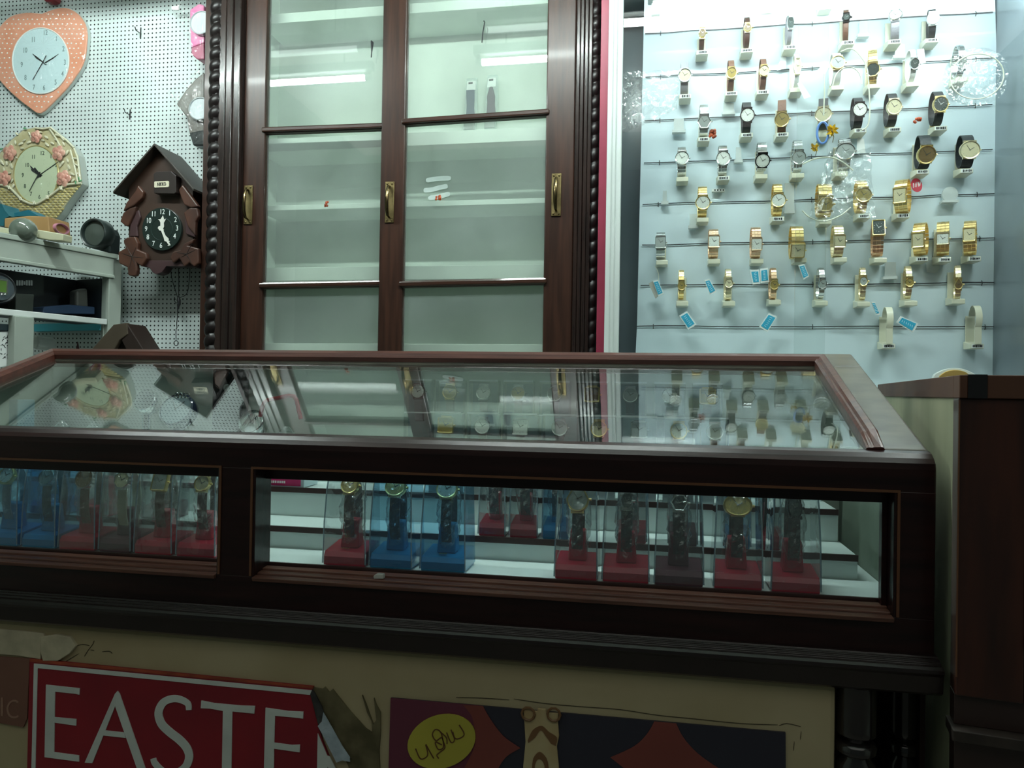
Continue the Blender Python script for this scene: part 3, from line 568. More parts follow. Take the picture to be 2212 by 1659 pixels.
def watch(p, a, b, alpha, w, h, shape, cm, dm, sm, kind, sw, label, group, yaw=0, cat='wristwatch', hm=None, film=0, digital=False):
    """closed strap loop in the yz plane, case on it at angle alpha (0 front, 90 top); p is the loop centre"""
    t = thing('wristwatch', label, cat, (p[0],p[1],p[2]-a), R(yaw), group); O = Matrix.Translation((0,0,a)); al = R(alpha)
    N = 40
    if kind == 'strap':
        pts = [(-b*cos(2*pi*k/N), a*sin(2*pi*k/N)) for k in range(N)]
        bd = MB().band(pts,-sw/2,sw/2,.0022,True,O)
        bd.build('strap', sm, t, world=False)
        k0 = R(250); MB().tube([(x,-b*cos(k0)*1.05,a*sin(k0)*1.05) for x in (-sw*.55,sw*.55)],.0013,6,T=O).build('buckle',cm,t,world=False)
    else:
        bd = MB(); L = 26
        for i in range(L):
            f = 2*pi*(i+.5)/L; y, z = -b*cos(f), a*sin(f); ty, tz = b*sin(f), a*cos(f); n = math.hypot(ty,tz); ln = n*2*pi/L*.86
            T = O @ Matrix.Translation((0,y,z)) @ Matrix.Rotation(math.atan2(tz,ty),4,'X')
            for xa, xb, th in ((-sw/2,-sw*.18,.0024),(-sw*.16,sw*.16,.0030),(sw*.18,sw/2,.0024)): bd.box(xa,-ln/2,-th/2,xb,ln/2,th/2,T)
        bd.build('bracelet', sm, t, world=False)
    y, z = -b*cos(al), a*sin(al); nv = Vector((0,-cos(al)/b, sin(al)/a)).normalized()
    up = Vector((0,-nv.z*-1,-nv.y)); up = Vector((0, nv.z, -nv.y))
    T = O @ Matrix.Translation((0,y,z)) @ Matrix(((1,0,0,0),(0,up.y,nv.y,0),(0,up.z,nv.z,0),(0,0,0,1)))
    T = O @ Matrix.Translation((0,y,z)) @ Matrix(((1,0,0,0),(0,up.y,nv.y,0),(0,up.z,nv.z,0),(0,0,0,1)))
    o = outline(shape,w,h); c = MB().prism(o,.0005,.0062,T,shape=='round')
    hw, lw = sw/2, .003
    for s in (-1,1): c.box(-hw-.0015,s*h*.40-.003,.0005,hw+.0015,s*h*.40+.003+.002*s,.0045,T)
    # raised rim
    k = len(o); k1 = .86 if min(w,h) > .018 else .80
    vs = [(x,yy,.0062) for x,yy in o]+[(x*.96,yy*.96,.0078) for x,yy in o]+[(x*k1,yy*k1,.0072) for x,yy in o]+[(x*k1,yy*k1,.0060) for x,yy in o]
    c.add(vs,[(r*k+i,r*k+(i+1)%k,(r+1)*k+(i+1)%k,(r+1)*k+i) for r in range(3) for i in range(k)],T)
    co_ = c.build('watch_case', cm, t, world=False)
    oi = [(x*k1,yy*k1) for x,yy in o]
    MB().prism(oi,.0058,.0066,T).build('dial', dm, t, world=False)
    if digital:
        MB().box(-w*.26,-h*.17,.0066,w*.26,h*.17,.0070,T).build('display_window', D_GRY, t, world=False)
    elif min(w,h) > .013:
        hd = MB(); m = min(w,h)*k1*.5
        for ang, ln, wd in ((R(60),.55,.0011),(R(-35),.75,.0008)):
            Q = T @ Matrix.Rotation(-ang,4,'Z'); hd.box(-wd/2,-m*.12,.0067,wd/2,m*ln,.0070,Q)
        hd.build('hands', hm or M('hand_grey',(.10,.10,.09),.4), t, world=False)
        if min(w,h) > .022:
            tk = MB()
            for q in range(12): tk.box(-.00035,m*.80,.0066,.00035,m*.92,.0068,T @ Matrix.Rotation(q*pi/6,4,'Z') @ Matrix.Diagonal((1,1,1,1)))
            tk.build('hour_marks', hm or M('mark_grey',(.30,.30,.27),.4), t, world=False)
    MB().tube([(w/2-.0005,0,.0035),(w/2+.0028,0,.0035)],.0017,8,T=T).build('crown', cm, t, world=False)
    if film:
        rn = random.Random(int(p[0]*1e4)); b_ = MB(); vs = []; n1, n2 = 14, 16
        for i in range(n1+1):
            f = i/n1; zz = a*(-.95+2.05*f); rr = (.75+.35*sin(pi*f))*(1 if i<n1 else .3)
            for k in range(n2):
                q = 2*pi*k/n2; s_ = 1+rn.uniform(-.16,.16); vs.append(((sw*.5+.007)*rr*s_*cos(q), (b+.009)*rr*s_*sin(q), zz+rn.uniform(-.002,.002)))
        b_.add(vs,[(i*n2+k,i*n2+(k+1)%n2,(i+1)*n2+(k+1)%n2,(i+1)*n2+k) for i in range(n1) for k in range(n2)],O)
        b_.build('plastic_sleeve', FILM, t, world=False)
    return t
YW = 1.797
def px_m(Y=1.75): return (at(1810,400,Y).z-at(1810,401,Y).z)
def stand(bx, by, label, group, mark=0, h=.085, loop=None, tall=False, mat=None):
    """hook-on display stand; (bx,by) is where its foot shows in the picture"""
    mat = mat or CREAM
    fy = YW-.040; p = at(bx,by,fy); t = thing('watch_stand', label, 'watch display stand', (p.x,YW-.02,p.z-.006), 0, group)
    x, z = p.x, p.z
    s = MB().add([(x-.013,fy,z-.006),(x+.013,fy,z-.006),(x-.013,fy,z+.004),(x+.013,fy,z+.004),(x-.013,YW-.001,z-.006),(x+.013,YW-.001,z-.006),(x-.013,YW-.001,z+.011),(x+.013,YW-.001,z+.011)],
        [(0,1,3,2),(5,4,6,7),(0,4,5,1),(2,3,7,6),(0,2,6,4),(1,5,7,3)])
    s.build('foot', mat, t, bev=.0012)
    MB().box(x-.0095,YW-.003,z+.008,x+.0095,YW-.0005,z+h).build('back_plate', mat, t, bev=.001)
    if loop:
        yc, zc, a, b = loop; pts = [(yc-b*cos(f),zc+a*sin(f)) for f in [R(q) for q in range(-40,176,12)]]
        MB().band(pts[::-1],x-.0065,x+.0065,.0016).build('hoop', mat, t)
        MB().box(x-.0065,yc-b*.80,z+.004,x+.0065,yc-b*.80+.002,zc-a*.5).build('hoop_arm', mat, t)
    if mark:
        rn = random.Random(int(bx)); l = MB().box(x-.011,fy-.0006,z-.0048,x+.011,fy,z+.003)
        lo_ = l.build('price_label', PAPER, t)
        bl = MB(); q = -.009 if mark > 1 else -.0075
        while q < .009:
            wd = rn.uniform(.0012,.0034); hh = rn.uniform(.0018,.0026)
            bl.box(x+q,fy-.0010,z-.0012-hh*rn.uniform(.7,1),x+min(q+wd,.0095),fy-.0006,z-.0006+hh); q += wd+rn.uniform(.0005,.0012)
        bl.build('price_digits', BLACK, lo_)
    return t
ORD = ['first','second','third','fourth','fifth','sixth','seventh','eighth','ninth']
ROWN = {1:'top full row',2:'second row',3:'third row',4:'fourth row',5:'fifth row',6:'sixth row',7:'lowest watch row'}
W = 1
# row: (cx,cy,w,h,shape,case,dial,strapmat,kind,top,bottom,foot_x,foot_y,mark,yaw,look)
g,s_,r_,gp = GOLD,SILV,ROSE,GOLDP
T_ = {
1:[(1517,72,17,24,'hex',g,D_BRN,L_TAN,'strap',56,104,1517,112,1,0,'small brown dialled gold watch on narrow tan strap'),
 (1615,60,18,18,'round',g,D_BRN,L_TAN,'strap',34,98,1614,108,2,0,'small round brown dialled watch'),
 (1707,50,15,30,'tonneau',s_,D_DRK,L_GRY,'strap',31,92,1707,101,1,0,'narrow dark grey watch'),
 (1832,38,18,18,'hex',BLKM,D_DRK,L_BRN,'strap',18,84,1832,91,1,-10,'small black dialled watch on narrow brown strap'),
 (1940,33,28,26,'round',s_,D_WHT,L_GRY,'strap',22,84,1933,89,1,-14,'round white dialled watch on grey strap, turned slightly'),
 (2019,40,24,28,'round',WPLAS,D_GRY,L_BLK,'strap',18,78,2014,86,1,-10,'white and grey digital watch on dark strap')],
2:[(1479,163,29,30,'round',s_,D_CRM,L_GRY,'strap',130,200,1480,207,1,0,'round cream dialled watch on grey strap'),
 (1580,158,22,25,'round',g,D_GLD,L_BRN,'strap',127,192,1580,201,2,0,'small gold dialled watch on brown strap with printed price'),
 (1650,153,21,24,'round',g,D_CRM,L_BRN,'strap',124,190,1648,198,2,0,'small cream dialled watch on brown strap with printed price'),
 (1722,144,16,36,'tonneau',gp,D_CRM,L_WHT,'strap',115,186,1721,193,0,0,'narrow cream watch with a white swing tag'),
 (1809,136,30,30,'round',g,D_GRY,L_WHT,'strap',112,180,1810,188,0,0,'large grey dialled watch on white strap behind looped cord'),
 (1890,149,30,30,'oct',g,D_DRK,GOLD,'links',105,180,1888,185,0,-12,'eight sided dark dialled watch on gold bracelet'),
 (1974,138,19,24,'round',s_,D_DRK,L_WHT,'strap',105,172,1972,181,0,0,'small dark dialled watch on white strap beside a square tag'),
 (2078,136,20,28,'rhomb',s_,D_GRY,SILV,'links',96,162,2078,170,0,0,'diamond shaped silver watch inside the round plastic ring')],
3:[(1521,262,31,32,'hex',s_,D_GRY,SILV,'strap',222,292,1520,300,1,0,'six sided silver watch with a dried red flower on it'),
 (1614,249,31,32,'round',BLKM,D_WHT,L_BLK,'strap',218,284,1613,291,1,0,'round white dialled watch on flat black strap'),
 (1692,256,31,32,'round',g,D_GLD,L_BRN,'strap',213,282,1690,290,2,-8,'round gold watch on brown strap'),
 (1783,246,35,32,'round',gp,D_CRM,L_BLK,'strap',210,276,1783,290,0,-12,'round pale gold watch behind the blue ring'),
 (1856,237,31,32,'round',BLKM,D_WHT,L_BLK,'strap',209,273,1858,281,1,0,'round white dialled watch with thin dark case'),
 (1930,231,31,34,'round',gp,D_CRM,L_BLK,'strap',200,268,1933,279,2,0,'round cream dialled watch on black strap with white top'),
 (2030,226,31,34,'round',g,D_DRK,L_BLK,'strap',196,266,2032,276,2,0,'round gold watch with dark grey dial on black strap')],
4:[(1473,342,31,31,'round',s_,D_WHT,SILV,'links',315,378,1474,386,0,0,'round white dialled watch on steel bracelet'),
 (1562,342,31,32,'round',s_,D_WHT,SILV,'links',312,376,1563,384,2,0,'round pale dialled watch on steel bracelet with printed price'),
 (1647,345,32,32,'round',BLKM,D_WHT,SILV,'links',305,366,1645,380,0,0,'round white dialled watch with dark rim'),
 (1725,339,30,30,'round',s_,D_GRY,SILV,'links',300,368,1724,378,0,0,'round grey dialled watch on steel bracelet'),
 (1828,327,40,36,'round',s_,D_GRY,SILV,'links',296,366,1818,374,0,-6,'large steel chronograph watch'),
 (2000,333,38,38,'round',g,D_BRN,L_BLK,'strap',291,360,1993,370,2,0,'large gold rimmed watch with brown dial on black strap'),
 (2093,324,40,38,'round',gp,D_CRM,L_BLK,'strap',291,358,2088,368,1,0,'large cream dialled watch on black strap')],
5:[(1518,437,33,31,'round',g,D_WHT,GOLD,'links',401,467,1518,474,0,0,'round white dialled watch on gold bracelet'),
 (1681,432,32,31,'round',g,D_WHT,GOLD,'links',396,464,1681,472,2,0,'round white dialled gold watch with printed price'),
 (1783,440,34,34,'hex',g,D_GLD,GOLD,'links',396,466,1783,478,0,0,'six sided gold dialled watch behind a plastic ring'),
 (1864,421,34,32,'round',g,D_GLD,GOLD,'links',389,457,1866,466,1,0,'round gold dialled watch on gold bracelet'),
 (1956,421,26,32,'rect',g,D_CRM,GOLD,'links',387,457,1951,465,2,-28,'oblong gold watch turned to show its bracelet')],
6:[(1427,524,24,27,'rect',s_,D_GRY,SILV,'links',500,558,1430,566,0,0,'oblong steel watch'),
 (1542,522,25,27,'rect',r_,D_WHT,ROSE,'links',494,556,1543,564,0,0,'oblong rose gold watch on smooth bracelet'),
 (1634,527,24,27,'rect',r_,D_WHT,ROSE,'links',490,556,1636,563,0,0,'oblong rose gold watch with dark bezel'),
 (1723,539,31,32,'rect',g,D_CRM,GOLD,'links',488,557,1729,561,0,0,'square gold watch on ribbed bracelet'),
 (1813,521,24,27,'rect',gp,D_CRM,GOLDP,'links',486,554,1816,560,0,0,'oblong pale gold watch'),
 (1901,493,26,36,'rect',g,D_DRK,ROSE,'links',474,551,1902,561,0,-8,'tall black dialled gold watch on pinkish bracelet'),
 (1995,517,24,31,'rect',g,D_CRM,GOLD,'links',481,548,1991,559,1,-28,'tall oblong gold watch turned to show its bracelet'),
 (2043,515,24,24,'rect',gp,D_WHT,GOLD,'links',479,548,2041,560,1,-20,'square white dialled gold watch'),
 (2102,507,23,29,'rect',g,D_CRM,GOLD,'links',477,547,2105,558,2,-24,'oblong gold watch with printed price')],
7:[(1472,617,17,20,'round',g,D_GLD,GOLD,'links',582,646,1474,655,0,0,'small round gold lady watch'),
 (1574,612,18,21,'round',gp,D_CRM,GOLDP,'links',580,648,1575,655,0,0,'small cream dialled lady watch with dangling chain'),
 (1672,615,18,21,'round',g,D_GLD,ROSE,'links',578,645,1674,652,0,0,'small gold lady watch beside the pair of blue tags'),
 (1776,613,17,22,'round',s_,D_GRY,SILV,'links',578,644,1775,654,0,0,'small silver lady watch'),
 (1868,608,17,22,'round',g,D_GRY,GOLDP,'links',578,646,1866,656,0,-8,'small grey dialled gold lady watch'),
 (1967,610,18,20,'oct',g,D_GLD,GOLDP,'links',575,643,1968,654,0,-8,'small eight sided gold lady watch'),
 (2076,614,16,24,'drop',g,D_BRN,GOLDP,'links',574,645,2071,650,0,-14,'small drop shaped gold lady watch')]}
k = px_m(1.745)
for row, L in T_.items():
    for i, (cx,cy,w,h,shp,cm,dm,sm,kind,ty,by_,fx,fy,mk,yaw,look) in enumerate(L):
        side = yaw <= -18
        Yc = 1.768 if not side else 1.765; b = .021 if not side else .024
        a = (by_-ty)*k*1.0/2; mid = at(cx,(ty+by_)/2,Yc-b*.5)
        mid.x = at(cx,cy,Yc-b).x if not side else at(cx-6,cy,Yc).x
        cz = at(cx,cy,Yc-b-.004).z; sn = max(-.75,min(.75,(cz-mid.z)/a)); al = math.degrees(math.asin(sn))
        sw = w*k*(.56 if kind == 'strap' else (.56 if min(w,h) > 22 else .62))
        if shp in('rect','tonneau','hex') and kind == 'links': sw = w*k*.80
        if side: sw = w*k*.95
        n = ORD[i]; nm = ROWN[row]
        watch((mid.x,Yc,mid.z),a,b,al,w*k,h*k,shp,cm,dm,sm,kind,sw,f'{look}, {n} in {nm}'.replace(' watch,',' wristwatch,'),'%s of watches in the wall case'%nm,yaw=yaw,digital=(row==1 and i==5),
              hm=SILV if dm in (D_DRK,D_BRN) else None)
        stand(fx,fy,f'cream stand{" with black price print" if mk else ""} under the {n} watch from left in {nm}','%s of watch stands in the wall case'%nm,mk,h=max(.04,min(.085,(fy-ty)*k-.01)))
for i,(fx,fy,mk) in enumerate(((1470,18,2),(1571,9,0),(1661,6,1),(1786,9,0))):
    stand(fx,fy,['cream stand with black price digits at the top left edge of the case','pale stand cut off by the top edge above the first gold watch','pale stand cut off by the top edge, third from left','pale stand cut off by the top edge, furthest right of the four'][i],'stands at the very top of the case',mk)
for fx,fy,ty,lab,yw in ((1920,747,673,'empty cream watch stand low in the case, left of the two',0),(2111,747,668,'empty cream watch stand low in the case, right of the two',0)):
    q = at(fx,(fy+ty)/2-8,1.765); stand(fx,fy,lab,'empty stands at the bottom of the case',2,h=.066,loop=(1.768,q.z+.010,.028,.019))
def tagcard(pts, Y, label, mat=PAPER, th=.0006, name='paper_tag', cat='tag', group=None):
    o = MB().px(pts,Y,th).build(name,mat); return tag(o,label,cat,group)
def ghost(x0,y0,x1,y1,fw_,lab):
    t = thing('clear_stand',lab,'watch display stand',at((x0+x1)/2,y1,1.785),0,'empty milky stands on the case board')
    MB().px([(x0,y0),(x1,y0),(x1+1,y1-4),(x0-1,y1-4)],1.79,.003).build('back_plate',MILK2,t)
    MB().px([(x0-fw_,y1-5),(x1+fw_,y1-6),(x1+fw_,y1),(x0-fw_,y1+1)],1.78,.014).build('foot',MILK2,t)
MILK2 = GL('milky_stand', (.95,.98,.97), .06, 1, haze=.75, hcol=(.75,.80,.78))
ghost(1456,256,1477,285,4,'small milky empty stand left of the six sided silver watch')
ghost(1563,222,1585,246,3,'small milky empty stand between the silver and white dialled watches in the third row')
ghost(1590,318,1601,350,4,'small milky empty stand right of the second steel watch')
ghost(1857,45,1874,78,4,'bright white empty stand right of the small black dialled watch in the top full row')
ghost(1934,95,1954,124,4,'pale empty stand below the top row, left of the small dark dialled watch')
ghost(1696,395,1715,460,2,'tall milky empty stand right of the second gold watch in the fifth row')
ghost(1912,566,1935,602,4,'milky empty stand under the black dialled gold watch')
ghost(1490,462,1506,492,3,'milky empty stand tilted under the first gold watch of the fifth row')
ghost(1432,412,1440,440,4,'thin milky stand end near the left edge of the fifth row')
t = thing('oval_stand','round frosted clear stand at the right of the fifth row','watch display stand',at(2053,432,1.78))
p = at(2053,419,1.785); MB().lathe([(0,0),(.016,0),(.016,.006),(0,.007)],24,Matrix.Translation((p.x,1.792,p.z)) @ Matrix.Rotation(R(90),4,'X')).build('round_plate',MILK2,t)
MB().px([(2036,432),(2071,431),(2071,436),(2036,437)],1.775,.02).build('foot',MILK2,t)
t = thing('price_strip','small white price strip with dark digits below the steel watches','price strip',at(1552,413,1.79))
MB().px([(1538,408),(1566,407),(1566,413),(1538,414)],1.785,.010).build('strip',PAPER,t)
b = MB()
for q in (1543,1549,1555,1561): b.px([(q,409),(q+3,409),(q+3,412),(q,412)],1.7846,.0006)
b.build('price_digits',BLACK,t)
tagcard([(1781,131),(1794,140),(1782,160),(1766,153)],1.745,'square white swing tag left of the large grey dialled watch')
tagcard([(1722,180),(1730,177),(1752,209),(1737,214)],1.75,'long white swing tag below the narrow cream watch')
tagcard([(1981,107),(1996,105),(2000,136),(1983,139)],1.77,'white square tag right of the small dark dialled watch')
tagcard([(1688,121),(1698,120),(1698,148),(1678,152)],1.79,'blank pale card between the third and fourth watches of the second row')
tagcard([(2000,562),(2030,562),(2030,583),(2020,590),(2002,588)],1.792,'pale blank tag below the tall turned gold watch',M('pale_tag',(.50,.58,.57),.6))
tagcard([(1866,300),(1852,296),(1850,332),(1870,330)],1.79,'white card corner behind the large steel chronograph')
SYM = M('tag_white_lines',(.5,.75,.85),.5)
def bluetag(pts, lab, ins=.80):
    t = thing('brand_tag',lab,'swing tag',at(pts[2][0],pts[2][1],1.765),0,'blue and white swing tags in the wall case')
    MB().px(pts,1.76,.004).build('card',PAPER,t)
    c = (sum(p[0] for p in pts)/4, sum(p[1] for p in pts)/4); q = [(c[0]+(x-c[0])*ins, c[1]+(y-c[1])*ins) for x,y in pts]
    pn = MB().px(q,1.7593,.0008).build('blue_panel',TAGB,t)
    # unreadable pale brand strokes along the long axis
    e = [Vector(p) for p in q]; A, B = (e[0]+e[1])/2, (e[2]+e[3])/2
    if (e[1]-e[0]).length > (e[2]-e[1]).length: A, B = (e[0]+e[3])/2, (e[1]+e[2])/2
    d = B-A; n = Vector((-d.y,d.x)).normalized()*3.1; b = MB(); rn = random.Random(int(c[0]))
    for i in range(6):
        m_ = A+d*(.14+.145*i); s1 = n*rn.uniform(.6,1); s2 = -n*rn.uniform(.6,1); off = d.normalized()*rn.uniform(-1,1.2)
        b.px(ribbon([tuple(m_+s1+off),tuple(m_+s2-off)],1.1),1.7588,.0005)
    b.build('brand_marks',SYM,pn); return t
bluetag([(1410,607),(1421,604),(1434,635),(1422,640)],'blue tag leaning at the far left end of the lowest watch row')
MB_ = MB().px([(1401,612),(1410,607),(1422,640),(1416,645)],1.763,.003).build('folded_flap',M('flap_grey',(.45,.45,.40),.6)); tag(MB_,'grey folded flap behind the leftmost blue tag','tag')
bluetag([(1521,605),(1532,602),(1548,630),(1534,637)],'blue tag between the first two lady watches')
bluetag([(1620,583),(1640,582),(1642,613),(1626,614)],'left half of the pair of blue tags beside the gold lady watch',.74)
bluetag([(1642,581),(1659,578),(1662,609),(1643,611)],'right half of the pair of blue tags beside the gold lady watch',.74)
bluetag([(1725,573),(1737,570),(1748,597),(1736,604)],'blue tag under the square gold watch')
bluetag([(1467,682),(1484,672),(1504,701),(1487,712)],'blue tag hanging on the lowest wire at left')
bluetag([(1640,706),(1661,676),(1679,684),(1658,717)],'blue tag leaning right on the middle of the lowest wire')
bluetag([(1882,652),(1890,652),(1901,679),(1893,680)],'narrow blue tag edge under the fifth lady watch')
bluetag([(1937,696),(1946,683),(1984,699),(1973,718)],'blue tag lying on its side between the two empty stands')
# blue ring and marigolds
rg = thing('blue_ring','pale blue oval plastic ring hanging in front of the third watch row','ring',at(1777,311,1.745))
c = at(1777,287,1.742); MB().tube([(c.x+.0115*cos(q)*(1.0),1.742,c.z+.023*sin(q)) for q in [2*pi*i/28 for i in range(28)]],.0026,8,closed=True).build('ring',M('sky_blue_plastic',(.10,.24,.62),.3,coat=.4),rg)
MAR_ = M('marigold',(.72,.46,.01),.7,var=.2,scale=60)
def flower(x,y,r,lab):
    p = at(x,y,1.737); t = thing('marigold',lab,'flower',(p.x,1.738,p.z),0,'dried marigolds on the blue ring'); b = MB(); rn = random.Random(int(x))
    for i in range(46):
        d = Vector((rn.gauss(0,1),rn.gauss(0,.6),rn.gauss(0,1))).normalized()*r*rn.uniform(.45,1.05); s = d.cross(Vector((rn.random(),rn.random(),rn.random()))).normalized()*r*.16
        b.add([p+d*.1-s*.3,p+d*.65-s,p+d,p+d*.65+s],[(0,1,2,3)])
    b.build('petals',MAR_,t); MB().tube([p,p+Vector((.004,0,-r*.8)),p+Vector((.002,.001,-r*1.5))],.0008,5).build('stem',M('dry_stem',(.12,.10,.02),.7),t)
flower(1797,282,.017,'yellow dried marigold on the right of the blue ring'); flower(1760,318,.012,'smaller yellow marigold below left of the blue ring')
p = at(1540,289,1.735); b = MB(); rn = random.Random(3)
for i in range(14): b.ball((p.x+rn.uniform(-.006,.006),1.735+rn.uniform(-.003,.003),p.z+rn.uniform(-.008,.008)),(.0035,.002,.004),8)
tag(b.build('flower_scrap',SCR),'orange red dried flower on the six sided silver watch','flower scrap')
# red badge
bt = thing('red_badge','red oval sticker with white letters behind the turned oblong gold watch','sticker',at(1980,414,1.79))
MB().px(circ(1980,400,12,15,24,rot=-.3),1.775,.0006).build('badge_disc',M('badge_red',(.55,.04,.07),.5),bt)
b = MB()
for q in ([(1973,395),(1973,406)],[(1977,404),(1977,394),(1980,404),(1981,393)],[(1984,393),(1985,403)],[(1988,392),(1987,401)]): b.px(ribbon(q,1.6),1.7745,.0004)
b.build('badge_letters',PAPER,bt)
# cords and rings of clear plastic in front of the board
CORD = M('nylon_cord',(.72,.75,.62),.35,coat=.5)
def cord(pts,lab,r=.0014,Y=1.70): return tag(MB().tube([at(x,y,Y) for x,y in smoothpts(pts,6)],r,6).build('nylon_cord',CORD),lab,'cord')
cord([(1799,185),(1806,162),(1822,147),(1842,146),(1857,160),(1862,182)],'pale nylon loop arching over the large grey dialled watch')
cord([(1816,112),(1838,105),(1856,118),(1872,145),(1877,190),(1879,240),(1874,272),(1858,283)],'long pale nylon cord curving down past the fourth row right of the blue ring')
cord([(1781,160),(1781,200),(1779,250)],'straight pale string hanging from the square white tag')
cord([(1733,355),(1760,343),(1795,340),(1820,350),(1843,368)],'pale nylon cord arc above the fifth row')
cord([(1733,455),(1750,470),(1780,478),(1815,466),(1838,448)],'pale nylon cord arc below the six sided gold watch')
cord([(1415,574),(1422,590),(1422,606)],'thin dark red string above the leftmost blue tag',.0007,1.765)
ring = MB(); cc = at(2110,165,1.70); ring.tube([(cc.x+.050*cos(q),1.70,cc.z+.046*sin(q)) for q in [2*pi*i/48 for i in range(48)]],.0013,6,closed=True)
rt_ = thing('round_plastic_pack','clear round plastic blister with pale rim at the upper right of the case','plastic pack',(cc.x,1.70,cc.z-.05))
ring.build('rim',CORD,rt_)
vs = []; n1,n2 = 8,36; rn = random.Random(5); b = MB()
for i in range(n1+1):
    for q in range(n2): rr = .060*i/n1; a_ = 2*pi*q/n2; vs.append((cc.x+rr*cos(a_)*1.05,1.703+rn.uniform(-.004,.003)*(i>1),cc.z+rr*sin(a_)))
b.add(vs,[(i*n2+q,i*n2+(q+1)%n2,(i+1)*n2+(q+1)%n2,(i+1)*n2+q) for i in range(n1) for q in range(n2)],None,True); b.build('crinkled_sheet',FILM,rt_)
# film hanging on the left of the case and middle
def filmsheet(poly,Y,lab,seed):
    rn = random.Random(seed); xs_ = [p[0] for p in poly]; ys_ = [p[1] for p in poly]; nx, ny = 12, 12
    (a,b_,c,d) = poly; vs = []
    for j in range(ny+1):
        for i in range(nx+1):
            u_, v_ = i/nx, j/ny; x = (a[0]*(1-u_)+b_[0]*u_)*(1-v_)+(d[0]*(1-u_)+c[0]*u_)*v_; y = (a[1]*(1-u_)+b_[1]*u_)*(1-v_)+(d[1]*(1-u_)+c[1]*u_)*v_
            vs.append(at(x+rn.uniform(-3,3),y+rn.uniform(-3,3),Y+rn.uniform(-.006,.006)))
    o = MB().add(vs,[(j*(nx+1)+i,j*(nx+1)+i+1,(j+1)*(nx+1)+i+1,(j+1)*(nx+1)+i) for j in range(ny) for i in range(nx)]).build('plastic_film',FILM)
    return tag(o,lab,'plastic film')
filmsheet([(1345,155),(1470,150),(1462,235),(1342,290)],1.655,'crumpled clear film hanging at the upper left of the wall case',11)
filmsheet([(1790,330),(1880,320),(1890,470),(1745,480)],1.70,'crumpled clear film around the six sided gold watch',12)
# gilded fan at the bottom of the case
fn = thing('gilded_fan','white and gold scalloped fan ornament behind the right cabinet top','ornament',at(2063,830,1.68))
MB().px(smoothpts([(2012,840),(2018,812),(2030,803),(2045,797),(2062,795),(2080,797),(2096,803),(2108,812),(2112,840)],4),1.68,.012).build('fan_rim',WPLAS,fn,bev=.001)
MB().px(smoothpts([(2030,812),(2045,802),(2065,799),(2085,803),(2096,812)],4)+[(2096,835),(2030,835)],1.676,.005).build('fan_gold',M('gilt',(.60,.40,.12),.4,.5),fn,bev=.001)
# ================================================================ left wall: clocks, packs, grey unit
Zh = lambda L: [(x/6.145, y/6.145) for x, y in L]
Zb = lambda L: [(x/6.914, 260+y/6.914) for x, y in L]
Zk = lambda L: [(230+x/5.03, 290+y/5.03) for x, y in L]
Zw = lambda L: [(x/4.88, 440+y/4.88) for x, y in L]
def hand(pts, Y, nm, mat, parent, th=.001): MB().px(pts,Y,th).build(nm,mat,parent)
def numeral(s, x, y, Y, size, mat, parent, sx=.9): return text(s, size, face_T(at(x,y,Y)), 'numeral', mat, parent, .0004, sx=sx)
YH = 1.812
hc = thing('heart_wall_clock','peach heart shaped wall clock with white dots in clear wrap, at top left','clock',at(93,250,YH+.01))
ho = Zh(smoothpts([(555,172),(640,138),(740,106),(860,92),(965,125),(1060,195),(1130,300),(1162,430),(1155,570),(1140,720),(1095,870),(1010,1010),(900,1160),(730,1340),(535,1512),(390,1440),(200,1290),(20,1110),(-110,920),(-160,720),(-110,500),(-20,360),(90,240),(200,185),(340,160),(450,162),(555,172)],3)[:-1])
MB().px(ho,YH+.004,.014).build('heart_side',M('off_white_side',(.55,.60,.57),.4),hc,bev=.003)
PEACH = M('peach_face',(.78,.33,.20),.35,col2=(.80,.40,.28),scale=12,coat=.5)
MB().px([(a*.985+87*.015, b*.985+120*.015) for a,b in ho],YH,.005).build('heart_face',PEACH,hc,bev=.0015)
DL = M('icy_dial',(.60,.78,.80),.15,coat=1)
dc = circ(87.9,131.5,61,71,48); MB().px(dc,YH-.0015,.003).build('dial',DL,hc)
p_ = [at(x,y,YH-.002) for x,y in dc]; MB().tube(p_,.0018,6,closed=True).build('dial_rim',WPLAS,hc)
NG = M('faint_numeral',(.16,.24,.25),.5)
for s,x,y in (('12',98,71),('1',122,84),('2',137,106),('3',140,135),('4',135,160),('5',120,178),('6',95,190),('7',73,189),('8',55,168),('9',47,140),('10',54,109),('11',72,86)): numeral(s,x,y,YH-.0018,.020,NG,hc,.7)
hand(Zh([(425,712),(440,716),(500,760),(560,808),(600,850),(625,858),(600,862),(560,830),(480,775)]),YH-.003,'hour_hand',BLACK,hc)
hand(Zh([(775,716),(680,775),(590,828),(600,838),(700,778)]),YH-.0036,'minute_hand',BLACK,hc)
hand(Zh([(608,733),(615,736),(575,820),(434,1060),(428,1058),(566,815)]),YH-.0042,'second_hand',BLACK,hc,.0006)
b = MB(); rn = random.Random(2)
def inside(pt,poly):
    c = False; n = len(poly)
    for i in range(n):
        (x1_,y1_),(x2_,y2_) = poly[i],poly[i-1]
        if (y1_>pt[1]) != (y2_>pt[1]) and pt[0] < (x2_-x1_)*(pt[1]-y1_)/(y2_-y1_)+x1_: c = not c
    return c
hin = [(a*.93+87*.07, b*.93+125*.07) for a,b in ho]
for j in range(24):
    for i in range(24):
        x, y = -25+i*10+(j%2)*5+rn.uniform(-1,1), 10+j*10.5+rn.uniform(-1,1)
        if inside((x,y),hin) and ((x-88)/66)**2+((y-131)/76)**2 > 1: q = at(x,y,YH); b.ball((q.x,YH-.0002,q.z),(.0028,.0009,.0020),6)
